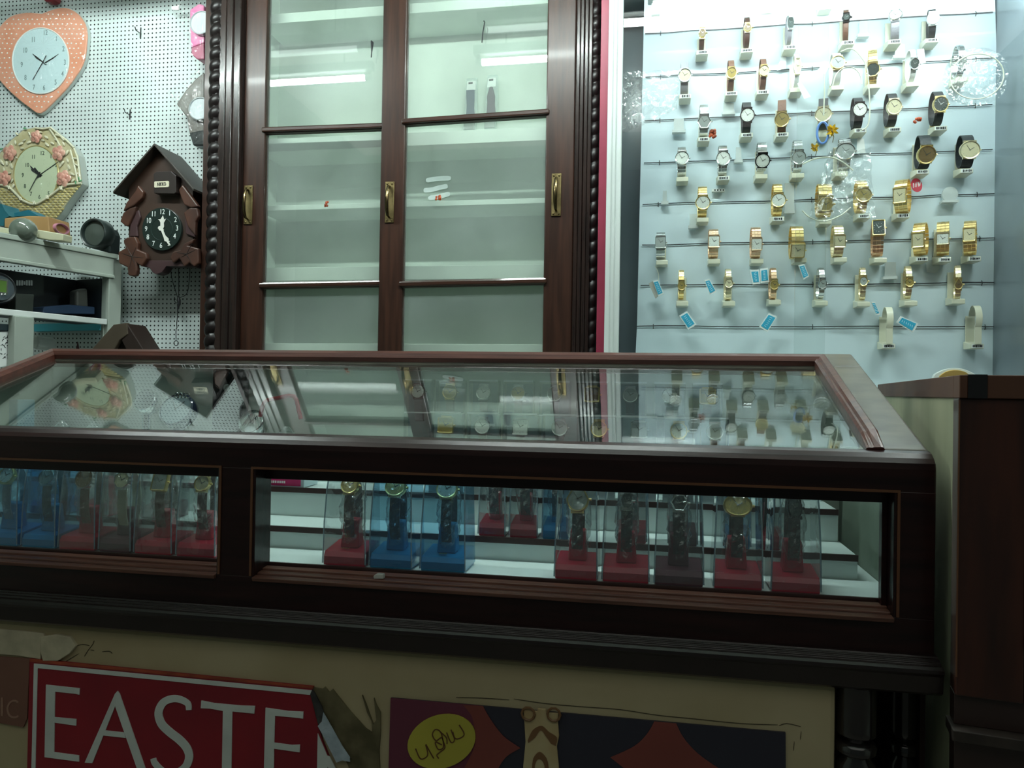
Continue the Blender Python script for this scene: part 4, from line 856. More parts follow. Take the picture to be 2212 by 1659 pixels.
b.build('white_dots',PAPER,hc)
def wrap(poly_px, Y, jit, parent, seed, name='clear_wrap', mat=None, rings=9, seg=40, dome=.006):
    rn = random.Random(seed); cx = sum(p[0] for p in poly_px)/len(poly_px); cy = sum(p[1] for p in poly_px)/len(poly_px)
    n = len(poly_px); vs = [at(cx,cy,Y-dome)]
    for r in range(1,rings+1):
        for k_ in range(n): x,y = poly_px[k_]; f_ = r/rings; vs.append(at(cx+(x-cx)*f_,cy+(y-cy)*f_,Y-dome*(1-f_*f_)+rn.uniform(-jit,jit)))
    fs = [(0,1+(k_+1)%n,1+k_) for k_ in range(n)]
    for r in range(rings-1): fs += [(1+r*n+k_,1+r*n+(k_+1)%n,1+(r+1)*n+(k_+1)%n,1+(r+1)*n+k_) for k_ in range(n)]
    return MB().add(vs,fs).build(name, mat or FILM, parent)
WRAP = GL('clear_wrap_film',(.98,.98,.98),.07,1.0,rough=.12,bump=.8,bscale=45)
wrap(ho,YH-.006,.0016,hc,4,mat=WRAP)
# basket clock
YQ = 1.800
bc = thing('flower_basket_clock','golden basket shaped wall clock with pink roses and pale green dial','clock',at(110,476,YQ+.02))
bo = Zb([(520,97),(760,97),(870,200),(990,300),(1110,412),(1165,520),(1195,700),(1225,945),(1130,1060),(1000,1240),(900,1400),(820,1490),(705,1490),(570,1420),(430,1345),(290,1370),(150,1420),(50,1300),(-40,1180),(-90,1000),(-100,760),(-70,560),(50,400),(150,290),(250,210),(340,130)])
MB().px(bo,YQ+.003,.027).build('clock_body',M('grey_resin_side',(.42,.46,.42),.45),bc,bev=.003)
CRG = M('cream_gold_resin',(.62,.58,.38),.3,col2=(.50,.44,.24),scale=25,coat=.5,bump=.4)
MB().px([(x*.985+85*.015,y*.985+370*.015) for x,y in bo],YQ,.005).build('relief_face',CRG,bc,bev=.002)
GDL = M('pale_green_dial',(.56,.64,.44),.25,coat=.6)
dq = circ(78,377,48,62,40); MB().px(dq,YQ-.003,.004).build('dial',GDL,bc); MB().tube([at(x,y,YQ-.003) for x,y in dq],.0018,6,closed=True).build('dial_rim',M('gold_rim',(.65,.55,.25),.3,.6),bc)
NB = M('numeral_dark',(.05,.07,.05),.5)
for s,x,y in (('12',630,490),('11',500,547),('1',760,540),('10',402,670),('2',838,672),('9',340,820),('8',372,985),('7',462,1100),('6',588,1148),('5',725,1095)):
    q = Zb([(x,y)])[0]; numeral(s,q[0],q[1],YQ-.0034,.0155,NB,bc,.85)
hand(Zb([(445,672),(455,678),(500,720),(520,700),(545,735),(600,800),(628,820),(600,850),(580,825),(470,755),(455,700)]),YQ-.0045,'hour_hand',BLACK,bc)
hand(Zb([(862,618),(866,624),(605,808),(600,800)]),YQ-.005,'minute_hand',BLACK,bc); hand(Zb([(592,765),(600,768),(598,830),(540,870),(438,1060),(430,1058),(530,868)]),YQ-.0055,'second_hand',BLACK,bc,.0006)
WV = Zb([(-80,990),(0,1000),(130,1045),(280,1200),(400,1250),(530,1285),(640,1230),(760,1150),(900,1050),(1050,1010),(1200,965),(1090,1110),(980,1260),(870,1420),(810,1470),(705,1475),(570,1400),(430,1325),(290,1350),(150,1400),(50,1280)])
b = MB(); j = 0; y = 398
while y < 476:
    x = -15+(j%2)*5
    while x < 180:
        if inside((x,y),WV): q = at(x,y,YQ); b.ball((q.x,YQ-.0008,q.z),(.0062,.0022,.0028),8)
        x += 10
    y += 5.4; j += 1
b.build('basket_weave',M('woven_gold',(.60,.50,.20),.3,.35,var=.25,scale=60),bc)
TW = M('pale_twig',(.72,.70,.52),.35,coat=.4)
b = MB(); b.tube([at(x,y,YQ-.004) for x,y in smoothpts(Zb([(-40,955),(80,975),(160,1020),(260,1120),(330,1190),(500,1255),(620,1210),(740,1130),(890,1020),(1010,960),(1215,940)]),4)],.0032,8)
for (x,y) in ((505,1230),(300,1170),(700,1150),(905,1015),(130,1005)):
    for d in (-14,6): q = Zb([(x+d,y-26),(x+d+16,y+22)]); b.tube([at(*q[0],YQ-.008),at(*q[1],YQ-.008)],.0018,6)
b.build('twig_edge',TW,bc)
b = MB()
for L in ([(760,110),(880,210),(1000,300),(1105,410)],[(1105,420),(1160,560),(1180,720),(1200,900)],[(1050,440),(1090,580),(1130,760),(1160,920)],[(1080,560),(1165,575)],[(1110,650),(1185,690)],[(740,130),(840,270),(930,440)],[(520,110),(640,130),(760,105)],[(830,210),(900,230),(960,300)]): b.tube([at(x,y,YQ-.005) for x,y in Zb(L)],.0024,6)
b.build('white_trellis',TW,bc)
def rose(x,y,r,mat,par,nm='rose'):
    q = Zb([(x,y)])[0]; p = at(q[0],q[1],YQ-.004); b = MB(); r *= .00019
    for ring,(nr,tilt,rr) in enumerate(((5,.5,1.0),(4,.9,.66),(3,1.2,.36))):
        for k_ in range(nr):
            a = 2*pi*k_/nr+ring*.5; b.ball((p.x+cos(a)*r*rr*.62,p.y-.002-ring*.0022,p.z+sin(a)*r*rr*.62),(r*.46*(1-ring*.2),.0022,r*.46*(1-ring*.2)),8)
    b.build(nm,mat,par)
RP = M('rose_pink',(.62,.26,.20),.35,col2=(.72,.42,.32),scale=60,coat=.4)
for x,y,r in ((150,490,110),(65,870,110),(545,245,90),(880,490,105),(955,870,115)): rose(x,y,r,RP,bc)
b = MB(); rn = random.Random(8)
for (x,y,a) in ((250,200,40),(310,350,-20),(360,300,-30),(430,330,-20),(440,200,60),(330,420,0),(470,260,60),(640,300,10),(690,250,30),(780,340,30),(840,290,20),(880,380,40),(950,350,60),(700,360,40),(600,180,0),(230,330,80),(180,380,70),(40,640,60),(100,640,80),(170,680,70),(60,740,80),(140,790,-20),(180,900,-60),(200,980,-50),(900,680,-60),(930,640,-50),(1010,600,70),(1030,700,60),(990,760,-40),(1080,800,30),(1090,900,-40),(830,440,0),(1000,480,-60),(20,620,70),(150,600,80),(250,560,30),(960,980,20)):
    q = Zb([(x,y)])[0]; p = at(q[0],q[1],YQ-.003); L = .0075*rn.uniform(.8,1.2); ca, sa = cos(R(-a)), sin(R(-a))
    T = Matrix.Translation(p) @ Matrix.Rotation(R(a),4,'Y'); b.ball((0,0,0),(L,.0028,L*.42),8,T)
b.build('white_leaves',TW,bc)
b = MB()
for (x,y,a) in ((1180,870,60),(1130,930,70),(1200,905,-30),(10,430,-20),(370,120,10)): q = Zb([(x,y)])[0]; b.ball((0,0,0),(.006,.002,.0025),8,Matrix.Translation(at(q[0],q[1],YQ-.006)) @ Matrix.Rotation(R(a),4,'Y'))
b.build('green_leaves',M('leaf_green',(.10,.30,.14),.4),bc)
wrap(bo,YQ-.014,.0015,bc,9,mat=WRAP,dome=.004)
# cuckoo clock
YK = 1.745
ck = thing('cuckoo_clock','brown carved cuckoo clock with dark roof and black dial','clock',at(350,580,YK+.04))
CB = M('cuckoo_brown',(.046,.022,.013),.5,col2=(.030,.015,.010),scale=5); CD = M('cuckoo_dark',(.025,.018,.016),.4); CR = M('cuckoo_roof',(.036,.029,.022),.45,col2=(.026,.021,.017),scale=6)
CLF = M('cuckoo_leaf',(.085,.032,.018),.45,col2=(.045,.018,.012),scale=14)
MB().px(Zk([(515,160),(330,390),(240,560),(240,1110),(300,1400),(940,1400),(940,560),(760,360)]),YK,.083).build('house_body',CB,ck,bev=.001)
ap, le, ri = at(333,309,1.715), at(244,413,1.715), at(418,407,1.715); th = Vector((0,0,-.006)); bk = Vector((0,.113,0))
for nm,e in (('roof_board',le),('roof_board',ri)):
    MB().add([ap,e,e+th,ap+th,ap+bk,e+bk,e+th+bk,ap+th+bk],[(0,1,2,3),(7,6,5,4),(0,4,5,1),(3,2,6,7),(1,5,6,2),(0,3,7,4)]).build(nm,CR,ck,bev=.0008)
db = MB().px(Zk([(510,430),(540,405),(700,400),(755,450),(755,630),(735,645),(515,640)]),YK-.022,.022).build('cuckoo_door_box',CD,ck,bev=.001)
MB().px(Zk([(525,512),(670,506),(678,515),(678,565),(668,575),(525,580),(517,572),(517,520)]),YK-.0235,.002).build('name_plate',M('cream_plate',(.62,.58,.44),.4),db,bev=.0005)
text('NIKKO',.0125,face_T(at(*Zk([(598,543)])[0],YK-.0242)),'plate_letters',BLACK,db,.0003,sx=.62)
dd = circ(349.3,494.8,42.5,46.5,40)
MB().px(dd,YK-.007,.008).build('dial',M('black_green_dial',(.010,.020,.017),.3,coat=.4),ck,bev=.001)
MB().tube([at(x,y,YK-.0075) for x,y in circ(349.3,494.8,23,25,28)],.0008,5,closed=True).build('dial_ring',M('ring_dark_green',(.02,.04,.035),.3),ck)
for s,x,y in (('12',605,845),('1',687,860),('2',750,930),('3',768,1022),('4',740,1110),('5',678,1190),('6',592,1210),('7',510,1190),('8',450,1118),('9',430,1030),('10',458,940),('11',513,868)):
    q = Zk([(x,y)])[0]; numeral(s,q[0],q[1],YK-.0078,.0185,PAPER,ck,.8)
HWH = M('white_hand',(.72,.72,.66),.4)
hand(Zk([(612,882),(625,925),(645,918),(632,945),(622,960),(625,1000),(612,1030),(625,1040),(600,1050),(575,1045),(557,1020),(565,1000),(585,995),(585,960),(575,935),(560,925),(590,920)]),YK-.0095,'hour_hand',HWH,ck)
hand(Zk([(590,1040),(615,1040),(640,1100),(675,1135),(672,1160),(695,1205),(680,1210),(650,1165),(630,1160),(620,1120)]),YK-.0105,'minute_hand',HWH,ck)
for L in ([(340,550),(400,622),(385,690),(300,770),(175,835),(215,740),(310,620)],[(255,800),(320,780),(300,860),(235,995),(205,998),(145,945),(180,850)],[(780,602),(822,545),(865,600),(965,735),(1000,782),(920,800),(840,765),(812,700)],[(835,850),(900,800),(985,800),(1028,888),(965,950),(960,1100),(880,1000)],
          [(180,1150),(220,1120),(310,1110),(342,1180),(335,1250),(430,1290),(440,1350),(380,1437),(325,1400),(332,1480),(320,1535),(280,1545),(232,1530),(225,1445),(130,1400),(125,1280),(205,1232),(190,1190)],
          [(720,1275),(800,1255),(840,1185),(955,1130),(930,1180),(890,1210),(1012,1240),(1000,1300),(1008,1400),(950,1440),(900,1395),(840,1440),(790,1350),(720,1400),(688,1340)]):
    big = len(L) > 12; q = [(min(x,429),y) for x,y in Zk(L)]; o = MB().px(q,YK-(.016 if big else .012),.013).build('carved_leaf',CLF,ck,bev=.003)
    if big:
        cx_ = sum(a for a,b_ in q)/len(q); cy_ = sum(b_ for a,b_ in q)/len(q); b = MB()
        for a_,c_ in q[::3]: b.tube([at(cx_,cy_,YK-.0162),at(cx_+(a_-cx_)*.7,cy_+(c_-cy_)*.7,YK-.0162)],[.0011,.0004],5)
        b.build('leaf_veins',CD,o)
MB().px(Zk([(370,1432),(450,1372),(820,1372),(960,1400),(950,1440),(650,1432),(600,1500),(540,1522),(500,1500),(465,1450)]),YK-.006,.03).build('bottom_board',M('cuckoo_plum',(.055,.028,.030),.4),ck,bev=.001)
for L in ([(260,870),(350,820),(370,900),(330,1000),(340,1110),(250,1110)],[(845,870),(950,880),(960,1120),(860,1080)]): MB().px(Zk(L),YK-.006,.006).build('side_carving',M('cuckoo_plum',(.055,.028,.030),.4),ck,bev=.002)
Zc = lambda L: [(x/4.608, 440+y/4.608) for x,y in L]
chn = thing('pull_chains','thin black chains knotted below the cuckoo clock ending in a ring','chain',at(380,741,1.80))
for L in ([(1695,600),(1710,740),(1745,860),(1772,945)],[(1775,600),(1780,760),(1778,935)],[(1890,640),(1885,740),(1862,890),(1795,935)],[(1740,930),(1733,955),(1750,985),(1775,990)]): MB().tube([at(x,y,1.80) for x,y in smoothpts(Zc(L),4)],.0009,5).build('chain_strand',BLACK,chn)
MB().tube([at(x,y,1.80) for x,y in Zc([(1775,920),(1778,960),(1785,1000),(1770,1040),(1768,1090)])],[.002,.005,.0035,.002,.001],7).build('knot',BLACK,chn)
MB().tube([at(x,y,1.80) for x,y in smoothpts(Zc([(1766,1000),(1768,1100),(1758,1200),(1762,1230),(1752,1260),(1753,1355)]),4)],.0011,5).build('chain_strand',BLACK,chn)
c = at(*Zc([(1753,1388)])[0],1.80); MB().tube([(c.x+.0062*cos(q),1.80,c.z+.0062*sin(q)) for q in [2*pi*i/20 for i in range(20)]],.0011,6,closed=True).build('end_ring',BLACK,chn)
# packs beside the twisted column
def lens_pack(cx,cy,rx,ry,body,bm,cap,capm,film,lab,seed):
    cl = lambda L_: [(min(x,440),y) for x,y in L_]
    body, film = cl(body), cl(film); cap = cl(cap) if cap else cap
    t = thing('hanging_pack',lab,'plastic pack',at(cx,cy+ry*2,1.78))
    MB().px(body,1.778,.035).build('pack_body',bm,t,bev=.003)
    if cap: MB().px(cap,1.772,.035).build('pack_end',capm,t,bev=.003)
    p = at(cx,cy,1.765); r = rx*.00125
    MB().lathe([(0,0),(r,0),(r,.012),(r*.93,.0135),(r*.9,.010),(0,.0095)],28,Matrix.Translation((p.x,1.778,p.z)) @ Matrix.Rotation(R(90),4,'X') @ Matrix.Diagonal((1,ry/rx*.88,1,1))).build('round_lens',M('frosted_lens',(.62,.68,.70),.15,coat=1),t)
    wrap(film,1.762,.003,t,seed,name='plastic_bag',mat=WRAP,dome=.008)
    return t
Zp = lambda L: [(200+x/8.296, y/8.296) for x,y in L]
lens_pack(432.6,48,24,27,Zp([(1740,170),(1900,60),(2070,90),(2130,400),(2130,760),(1765,850),(1740,500)]),M('hot_pink_plastic',(.72,.16,.36),.35,col2=(.75,.35,.50),scale=30),Zp([(1765,850),(2080,770),(2060,900),(2000,1060),(1870,1060),(1765,970)]),M('mauve_plastic',(.42,.12,.19),.4),Zp([(1405,110),(1560,60),(1600,0),(1800,-60),(2100,-80),(2140,300),(2140,800),(2040,1060),(1860,1080),(1740,980),(1650,640),(1500,430)]),'pink watch pack with round clear lens in a bag beside the twisted column',21)
MB().px(Zp([(1410,110),(1540,100),(1540,175),(1420,170)]),1.79,.004).build('label_scrap',PAPER,bpy.data.objects['hanging_pack'])
Zq = lambda L: [(x/3.073, y/3.073) for x,y in L]
lens_pack(430,234,24,26.5,Zq([(1170,690),(1230,600),(1300,520),(1380,480),(1400,900),(1385,960),(1290,960),(1255,880),(1240,780)]),M('grey_brown_plastic',(.10,.085,.07),.4,col2=(.22,.22,.20),scale=20),Zq([(1255,880),(1380,860),(1380,965),(1280,965)]),M('dark_smoke_plastic',(.025,.03,.03),.3),Zq([(1112,610),(1140,580),(1240,530),(1390,420),(1400,700),(1400,930),(1280,960),(1180,740)]),'smoky grey watch pack with round clear lens in a bag below the pink pack',22)
o = MB().px([(88,-25),(122,-25),(118,0),(108,4),(98,3),(92,-4)],1.80,.02).build('red_clock_tip',M('dark_red_plastic',(.20,.02,.03),.4)); tag(o,'dark red bottom tip of an object hanging above the heart clock','ornament')
# grey painted shelf unit
B_ = R(14.5); uu = Vector((sin(B_),cos(B_),0)); vv = Vector((-cos(B_),sin(B_),0)); Eb = at(244,575,1.745)
TU = Matrix(((-uu.x,vv.x,0,Eb.x),(-uu.y,vv.y,0,Eb.y),(0,0,1,0),(0,0,0,1)))   # local x: along the front towards the camera, y: into the unit
un = thing('painted_shelf_unit','grey green painted wooden shelf unit with glass front at the left edge','shelf unit',tuple(TU @ Vector((.25,.1,z_(-.4)))))
zt1, zt2, zt3 = at(247,548,1.745).z, at(247,558,1.745).z, at(242,601,1.745).z
zg1_, zg2_ = zt3, at(236,690,1.745).z
def ub(nm, mat, *bx, bev=.0015, par=None):
    b = MB()
    for q in bx: b.box(*q,T=TU)
    return b.build(nm,mat,par or un,bev=bev)
ub('top_board',GREYP,(-.012,-.004,zt2,.62,.16,zt1)); ub('front_rail',GREYP,(-.004,0,zt3,.62,.018,zt2-.0005)); ub('rail_bead',GREYP,(-.004,-.003,zt3,.62,.0,zt3+.008))
ub('corner_post',GREYP,(-.028,.003,z_(-.4),.008,.03,zt2))
ub('glass_front',GL('dark_case_glass',(.97,.98,.98),.04,.4),(.008,.012,zg2_,.60,.015,zt3))
NAVY = M('navy_interior',(.012,.018,.026),.5); ub('dark_interior',NAVY,(.0,.13,zg2_,.6,.135,zt3),(.0,.02,zg2_,.006,.135,zt3),bev=0)
ub('glass_rail',WPLAS,(.01,.004,zg2_-.014,.60,.02,zg2_)); ub('shelf_board',M('navy_board',(.02,.03,.05),.5),(.0,.02,zg2_-.01,.60,.135,zg2_))
ub('corner_post',GREYP,(.592,.003,z_(-.4),.62,.03,zt2))
ub('slot_strip',GREYP,(.006,.018,z_(-.4),.010,.024,zg2_-.014))
q0 = TU.inverted() @ at(50,725,1.5)
def on_unit(px,py,d=0.0): # where the sight line meets the unit's front plane pushed in by d
    dr = ray(px,py); n = Vector((vv.x,vv.y,0)); t_ = (n.dot(Vector((Eb.x,Eb.y,0)))+d)/n.dot(dr); q = dr*t_; return TU.inverted() @ Vector((q.x,q.y,q.z+H))
A1, A2 = on_unit(29,720,.0), on_unit(71,720,.0)
ub('divider_post',GREYP,(A2.x,-.004,z_(-.4),A1.x,.02,zg2_-.0145))
# things in and on it
C1 = on_unit(-4,622,.035)
dk = thing('digital_clock','round grey digital clock with green screen behind the glass at the left edge','clock',tuple(TU @ Vector((C1.x,.05,zg2_))))
Tm = TU @ Matrix.Translation((C1.x,.035,C1.z-0)) @ Matrix(((1,0,0,0),(0,0,1,0),(0,1,0,0),(0,0,0,1)))
rr = abs(on_unit(39,622,.035).x-C1.x); 
MB().lathe([(0,.03),(rr*.9,.03),(rr,.02),(rr,.005),(rr*.9,0),(rr*.8,.002),(0,.002)],36,Tm @ Matrix.Diagonal((1,.037/rr,1,1))).build('clock_ring',M('charcoal_ring',(.03,.035,.04),.35),dk)
MB().lathe([(0,.002),(rr*.76,.002),(rr*.76,-.003),(rr*.7,-.005),(0,-.005)],36,Tm @ Matrix.Diagonal((1,.037/rr,1,1))).build('clock_face',M('slate_face',(.12,.15,.17),.35),dk)
s1, s2 = on_unit(-20,603,.03), on_unit(13,632,.03)
MB().box(s2.x,.0285,s2.z,s1.x,.031,s1.z,T=TU).build('screen',M('lcd_green',(.16,.30,.06),.3),dk); MB().box(s2.x-.004,.0295,s2.z-.004,s1.x,.032,s1.z+.004,T=TU).build('screen_frame',SILV,dk)
b = MB()
for bx_ in (-3,4,11): q = on_unit(bx_,636,.03); b.ball((q.x,.029,q.z),(.004,.003,.003),8,TU)
b.build('button',SILV,dk)
b = MB()
for i in range(7):
    qa = on_unit(36+i*5.2,611,.05); hh = .006 if i not in (3,) else .004; b.box(qa.x-.0035,.05,qa.z-hh,qa.x-.0035+.004,.0515,qa.z+hh,T=TU)
tag(b.build('metal_emblem',M('dull_silver',(.30,.32,.32),.4,.5)),'dull silver unreadable emblem on the dark wall beside the digital clock','emblem')
def solid_unit(poly,d,th,mat,nm,lab,cat,bev=.002,group=None):
    f_ = [on_unit(x,y,d) for x,y in poly]; n = len(f_)
    vs = [TU @ Vector((q.x,d,q.z)) for q in f_]+[TU @ Vector((q.x,d+th,q.z)) for q in f_]
    o = MB().add(vs,[tuple(range(n)),tuple(range(2*n-1,n-1,-1))]+[((k_+1)%n,k_,n+k_,n+(k_+1)%n) for k_ in range(n)]).build(nm,mat,None,bev=bev)
    return tag(o,lab,cat,group)
solid_unit([(95,663),(150,658),(205,663),(205,679),(92,677)],.05,.05,M('navy_cloth',(.02,.05,.11),.7),'navy_box','navy blue box lying in the dark glazed part of the shelf unit','box')
solid_unit([(165,628),(190,622),(192,666),(165,664)],.06,.03,M('dim_grey_tin',(.10,.10,.09),.4),'dim_jar','dim grey upright jar in the dark glazed part of the shelf unit','jar',bev=.006)
solid_unit([(34,634),(74,636),(72,683),(34,679)],.06,.03,M('dim_green_card',(.045,.055,.045),.6),'dim_carton','dim green grey carton next to the digital clock','carton')
o = solid_unit([(0,699),(28,701),(28,716),(0,714)],.02,.05,M('dark_teal_lid',(.02,.04,.05),.5),'dark_tin','dark tin on the printed carton at the lower left edge','tin')
cart = solid_unit([(-30,716),(26,718),(26,790),(-30,800)],.023,.08,PAPER,'printed_carton','white carton with black scribbled print at the lower left edge','carton')
zz_ = on_unit(0,790,.023).z; zy_ = min(zz_, on_unit(-30,800,.023).z); ub('lower_shelf',GREYP,(.0,.021,zy_-.014,.60,.135,zy_-.001))
b = MB(); rn = random.Random(6)
for i in range(24):
    x,y = rn.uniform(0,24),rn.uniform(724,775); a_ = [on_unit(*q,.0225) for q in smoothpts([(x,y),(x+rn.uniform(-3,4),y+rn.uniform(-3,3)),(x+rn.uniform(-5,5),y+rn.uniform(-4,4))],3)]
    b.tube([TU @ Vector((q.x,.0225,q.z)) for q in a_],.0006,4)
o = b.build('black_print',BLACK,cart)
tag(MB().px([(73,700),(222,695),(214,713),(73,716)],1.812,.016).build('blue_box',M('cyan_card',(.08,.55,.70),.45,var=.1),bev=.001),'long flat cyan box against the pegboard below the shelf unit glass','box')
tag(MB().px([(71,725),(79,726),(84,734),(83,748),(78,755),(70,752)],1.70,.06).build('white_roll',WPLAS,bev=.004),'white roll end beside the grey divider post','roll')
tag(MB().tube([at(168,775,1.79),at(168,760,1.79),at(168,738,1.79)],[.008,.0055,.0008],10).build('dark_spike',M('plum_spike',(.08,.03,.035),.3)),'small dark plum pointed finial in front of the lower pegboard','finial')
# objects on the unit top
zT = zt1+.0005
def on_top(px,py,z=None): q = atz(px,py,z or zT); return q
TY = 1.60
sb = MB().px(Zw([(45,152),(300,128),(505,135),(520,300),(300,290),(45,250)]),1.62,.07).build('wooden_box',M('tan_wood',(.42,.27,.12),.5,col2=(.34,.20,.08),scale=6),bev=.002); tag(sb,'small tan wooden box on top of the shelf unit','box')
tag(MB().px(Zw([(-60,0),(20,5),(50,70),(100,130),(45,160),(40,235),(-60,225)]),1.63,.05).build('teal_cloth',M('deep_teal',(.01,.10,.13),.6,var=.2)),'deep teal folded cloth at the left edge of the shelf unit top','cloth')
tag(MB().px(Zw([(150,98),(300,66),(405,128),(300,130),(150,133)]),1.64,.04).build('teal_dish',M('deep_teal2',(.01,.12,.17),.5)),'small teal dish on the tan wooden box','dish')
tag(MB().px(Zw([(-60,252),(0,250),(120,262),(365,268),(665,318),(658,392),(520,385),(300,345),(-60,300)]),1.56,.03).build('cream_tray',M('cream_tray_paint',(.55,.55,.38),.45),bev=.002),'shallow cream tray on the front of the shelf unit top','tray')
c = at(*Zw([(248,285)])[0],1.53); gb = MB().ball((c.x,c.y,c.z),(.029,.029,.029),28).build('glass_ball',M('grey_green_glass_ball',(.12,.15,.12),.05,coat=1,spec=.9)); tag(gb,'shiny grey green glass ball in front of the cream tray','glass ball')
b = MB(); c = at(*Zw([(625,262)])[0],1.66); b.band([(1.655+.022*cos(q),c.z-.002+.012*sin(q)) for q in [2*pi*i/20 for i in range(20)]],c.x-.012,c.x+.014,.0018,True)
tag(b.build('pink_strap',M('dusty_pink',(.42,.18,.24),.45)),'curled dusty pink strap at the right end of the cream tray','strap')
# round dark item on the unit corner
rd = thing('round_speaker','round dark green black speaker shaped clock standing on the shelf unit corner','clock',tuple(at(206,540,1.72)))
c = at(202,503.5,1.70); r = .0375
MB().lathe([(0,-.006),(r*.80,-.006),(r*.84,.002),(r*.92,.004),(r,0),(r,-.03),(r*.9,-.035),(0,-.035)],36,Matrix.Translation(c) @ Matrix.Rotation(R(90),4,'X')).build('round_front',M('black_green_plastic',(.018,.028,.026),.35),rd)
MB().lathe([(0,-.005),(r*.78,-.005),(r*.3,-.003),(.004,-.001),(0,-.001)],30,Matrix.Translation(c) @ Matrix.Rotation(R(90),4,'X')).build('cone',M('grey_green_cone',(.05,.065,.055),.5),rd)
MB().px([(178,520),(232,490),(238,505),(236,546),(196,536),(180,530)],1.725,.04).build('stand_body',M('dark_body',(.02,.03,.03),.4),rd,bev=.004)
# small roof behind the counter
rf = thing('wooden_house_clock','brown wooden gable roof of a small house clock low against the pegboard','clock',at(262,800,1.68))
RW = M('roof_taupe',(.06,.045,.03),.45,col2=(.085,.065,.045),scale=8); RWD = M('roof_dark_brown',(.022,.012,.009),.5)
MB().px([(170,795),(198,754),(245,701),(274,697),(276,722),(258,735),(225,795)],1.66,.012).build('roof_board',RW,rf,bev=.002)
MB().px([(274,698),(311,757),(330,795),(292,795),(270,750),(262,735),(276,720)],1.662,.07).build('roof_board',RWD,rf,bev=.002)
MB().px([(276,722),(262,736),(226,796),(300,796)],1.68,.05).build('gable_wall',M('roof_inner',(.025,.015,.012),.6),rf)
# ================================================================ goods inside the counter
PK2 = M('plum_base',(.10,.022,.04),.4); 
def watch_box(pl, pr, Yf, zf, base, dep=.060, hgt=.143, label='', group='', wt=None, py=1200, tint=None, film=1, logo=0):
    xa, xb = at(pl,py,Yf).x+.002, at(pr,py,Yf).x-.002; wd = xb-xa; cx = (xa+xb)/2
    t = thing('watch_box',label,'watch box',(cx,Yf+dep/2,zf),group=group)
    bb = MB().xprism([(Yf,zf),(Yf,zf+.012),(Yf+.004,zf+.019),(Yf+dep-.004,zf+.026),(Yf+dep-.002,zf)],xa+.001,xb-.001)
    ba = bb.build('base',base,t,bev=.0012)
    cu = MB().add([(cx-wd*.22,Yf+.018,zf+.021),(cx+wd*.22,Yf+.018,zf+.021),(cx+wd*.22,Yf+.040,zf+.024),(cx-wd*.22,Yf+.040,zf+.024),(cx-wd*.18,Yf+.022,zf+.060),(cx+wd*.18,Yf+.022,zf+.060),(cx+wd*.18,Yf+.036,zf+.062),(cx-wd*.18,Yf+.036,zf+.062)],[(0,3,2,1),(4,5,6,7),(0,1,5,4),(1,2,6,5),(2,3,7,6),(3,0,4,7)])
    cu.build('watch_cushion',base,t,bev=.002)
    k2 = .06*wd
    prof = [(Yf-.0008,zf+.003),(Yf-.0005,zf+.06),(Yf+.003,zf+hgt*.74),(Yf+.010,zf+hgt*.9),(Yf+.022,zf+hgt*.985),(Yf+.034,zf+hgt),(Yf+dep,zf+hgt),(Yf+dep,zf+.003)]
    m_ = len(prof); vs = [(xa+k2*max(0,(z-zf-.02))/.1,y,z) for y,z in prof]+[(xb-k2*max(0,(z-zf-.02))/.1,y,z) for y,z in prof]
    MB().add(vs,[tuple(range(m_)),tuple(range(2*m_-1,m_-1,-1))]+[((q+1)%m_,q,m_+q,m_+(q+1)%m_) for q in range(m_)]).build('clear_cover',tint or CLEAR,t)
    ed = MB()
    for sx,x0,sg in ((0,xa,1),(1,xb,-1)):
        pts = [(x0+sg*k2*max(0,(z-zf-.02))/.1,y,z) for y,z in prof[:6]]
        ed.tube(pts,.0011,5)
    ed.tube([(xa+k2*(hgt-.02)/.1,Yf+.033,zf+hgt),(xb-k2*(hgt-.02)/.1,Yf+.033,zf+hgt)],.0011,5)
    ed.build('cover_edge',AEDGE,t)
    if logo:
        b = MB(); T = Matrix.Translation((xa+wd*.38,Yf+.010,zf+.0221)); 
        for i,(x0,x1,s0) in enumerate(((0,.0022,0),(.003,.004,0),(.005,.0075,.1),(.0085,.0105,0))): b.box(x0,-.003,0,x1,.003,.0005,T)
        b.build('gold_lettering',GOLD,ba)
    if wt:
        shp,w,h,cm,dm,sm,al,lab2,a = wt
        watch((cx,Yf+dep*.52,zf+.026+a),a,.017,al,w,h,shp,cm,dm,sm,'strap',.014,lab2,'watches in clear boxes inside the counter',film=film)
Yf, Zf = 1.000, ZF
NP = 'clear watch boxes in the front row of the counter'
GF = M('bright_gold_face',(.85,.70,.30),.25,.3)
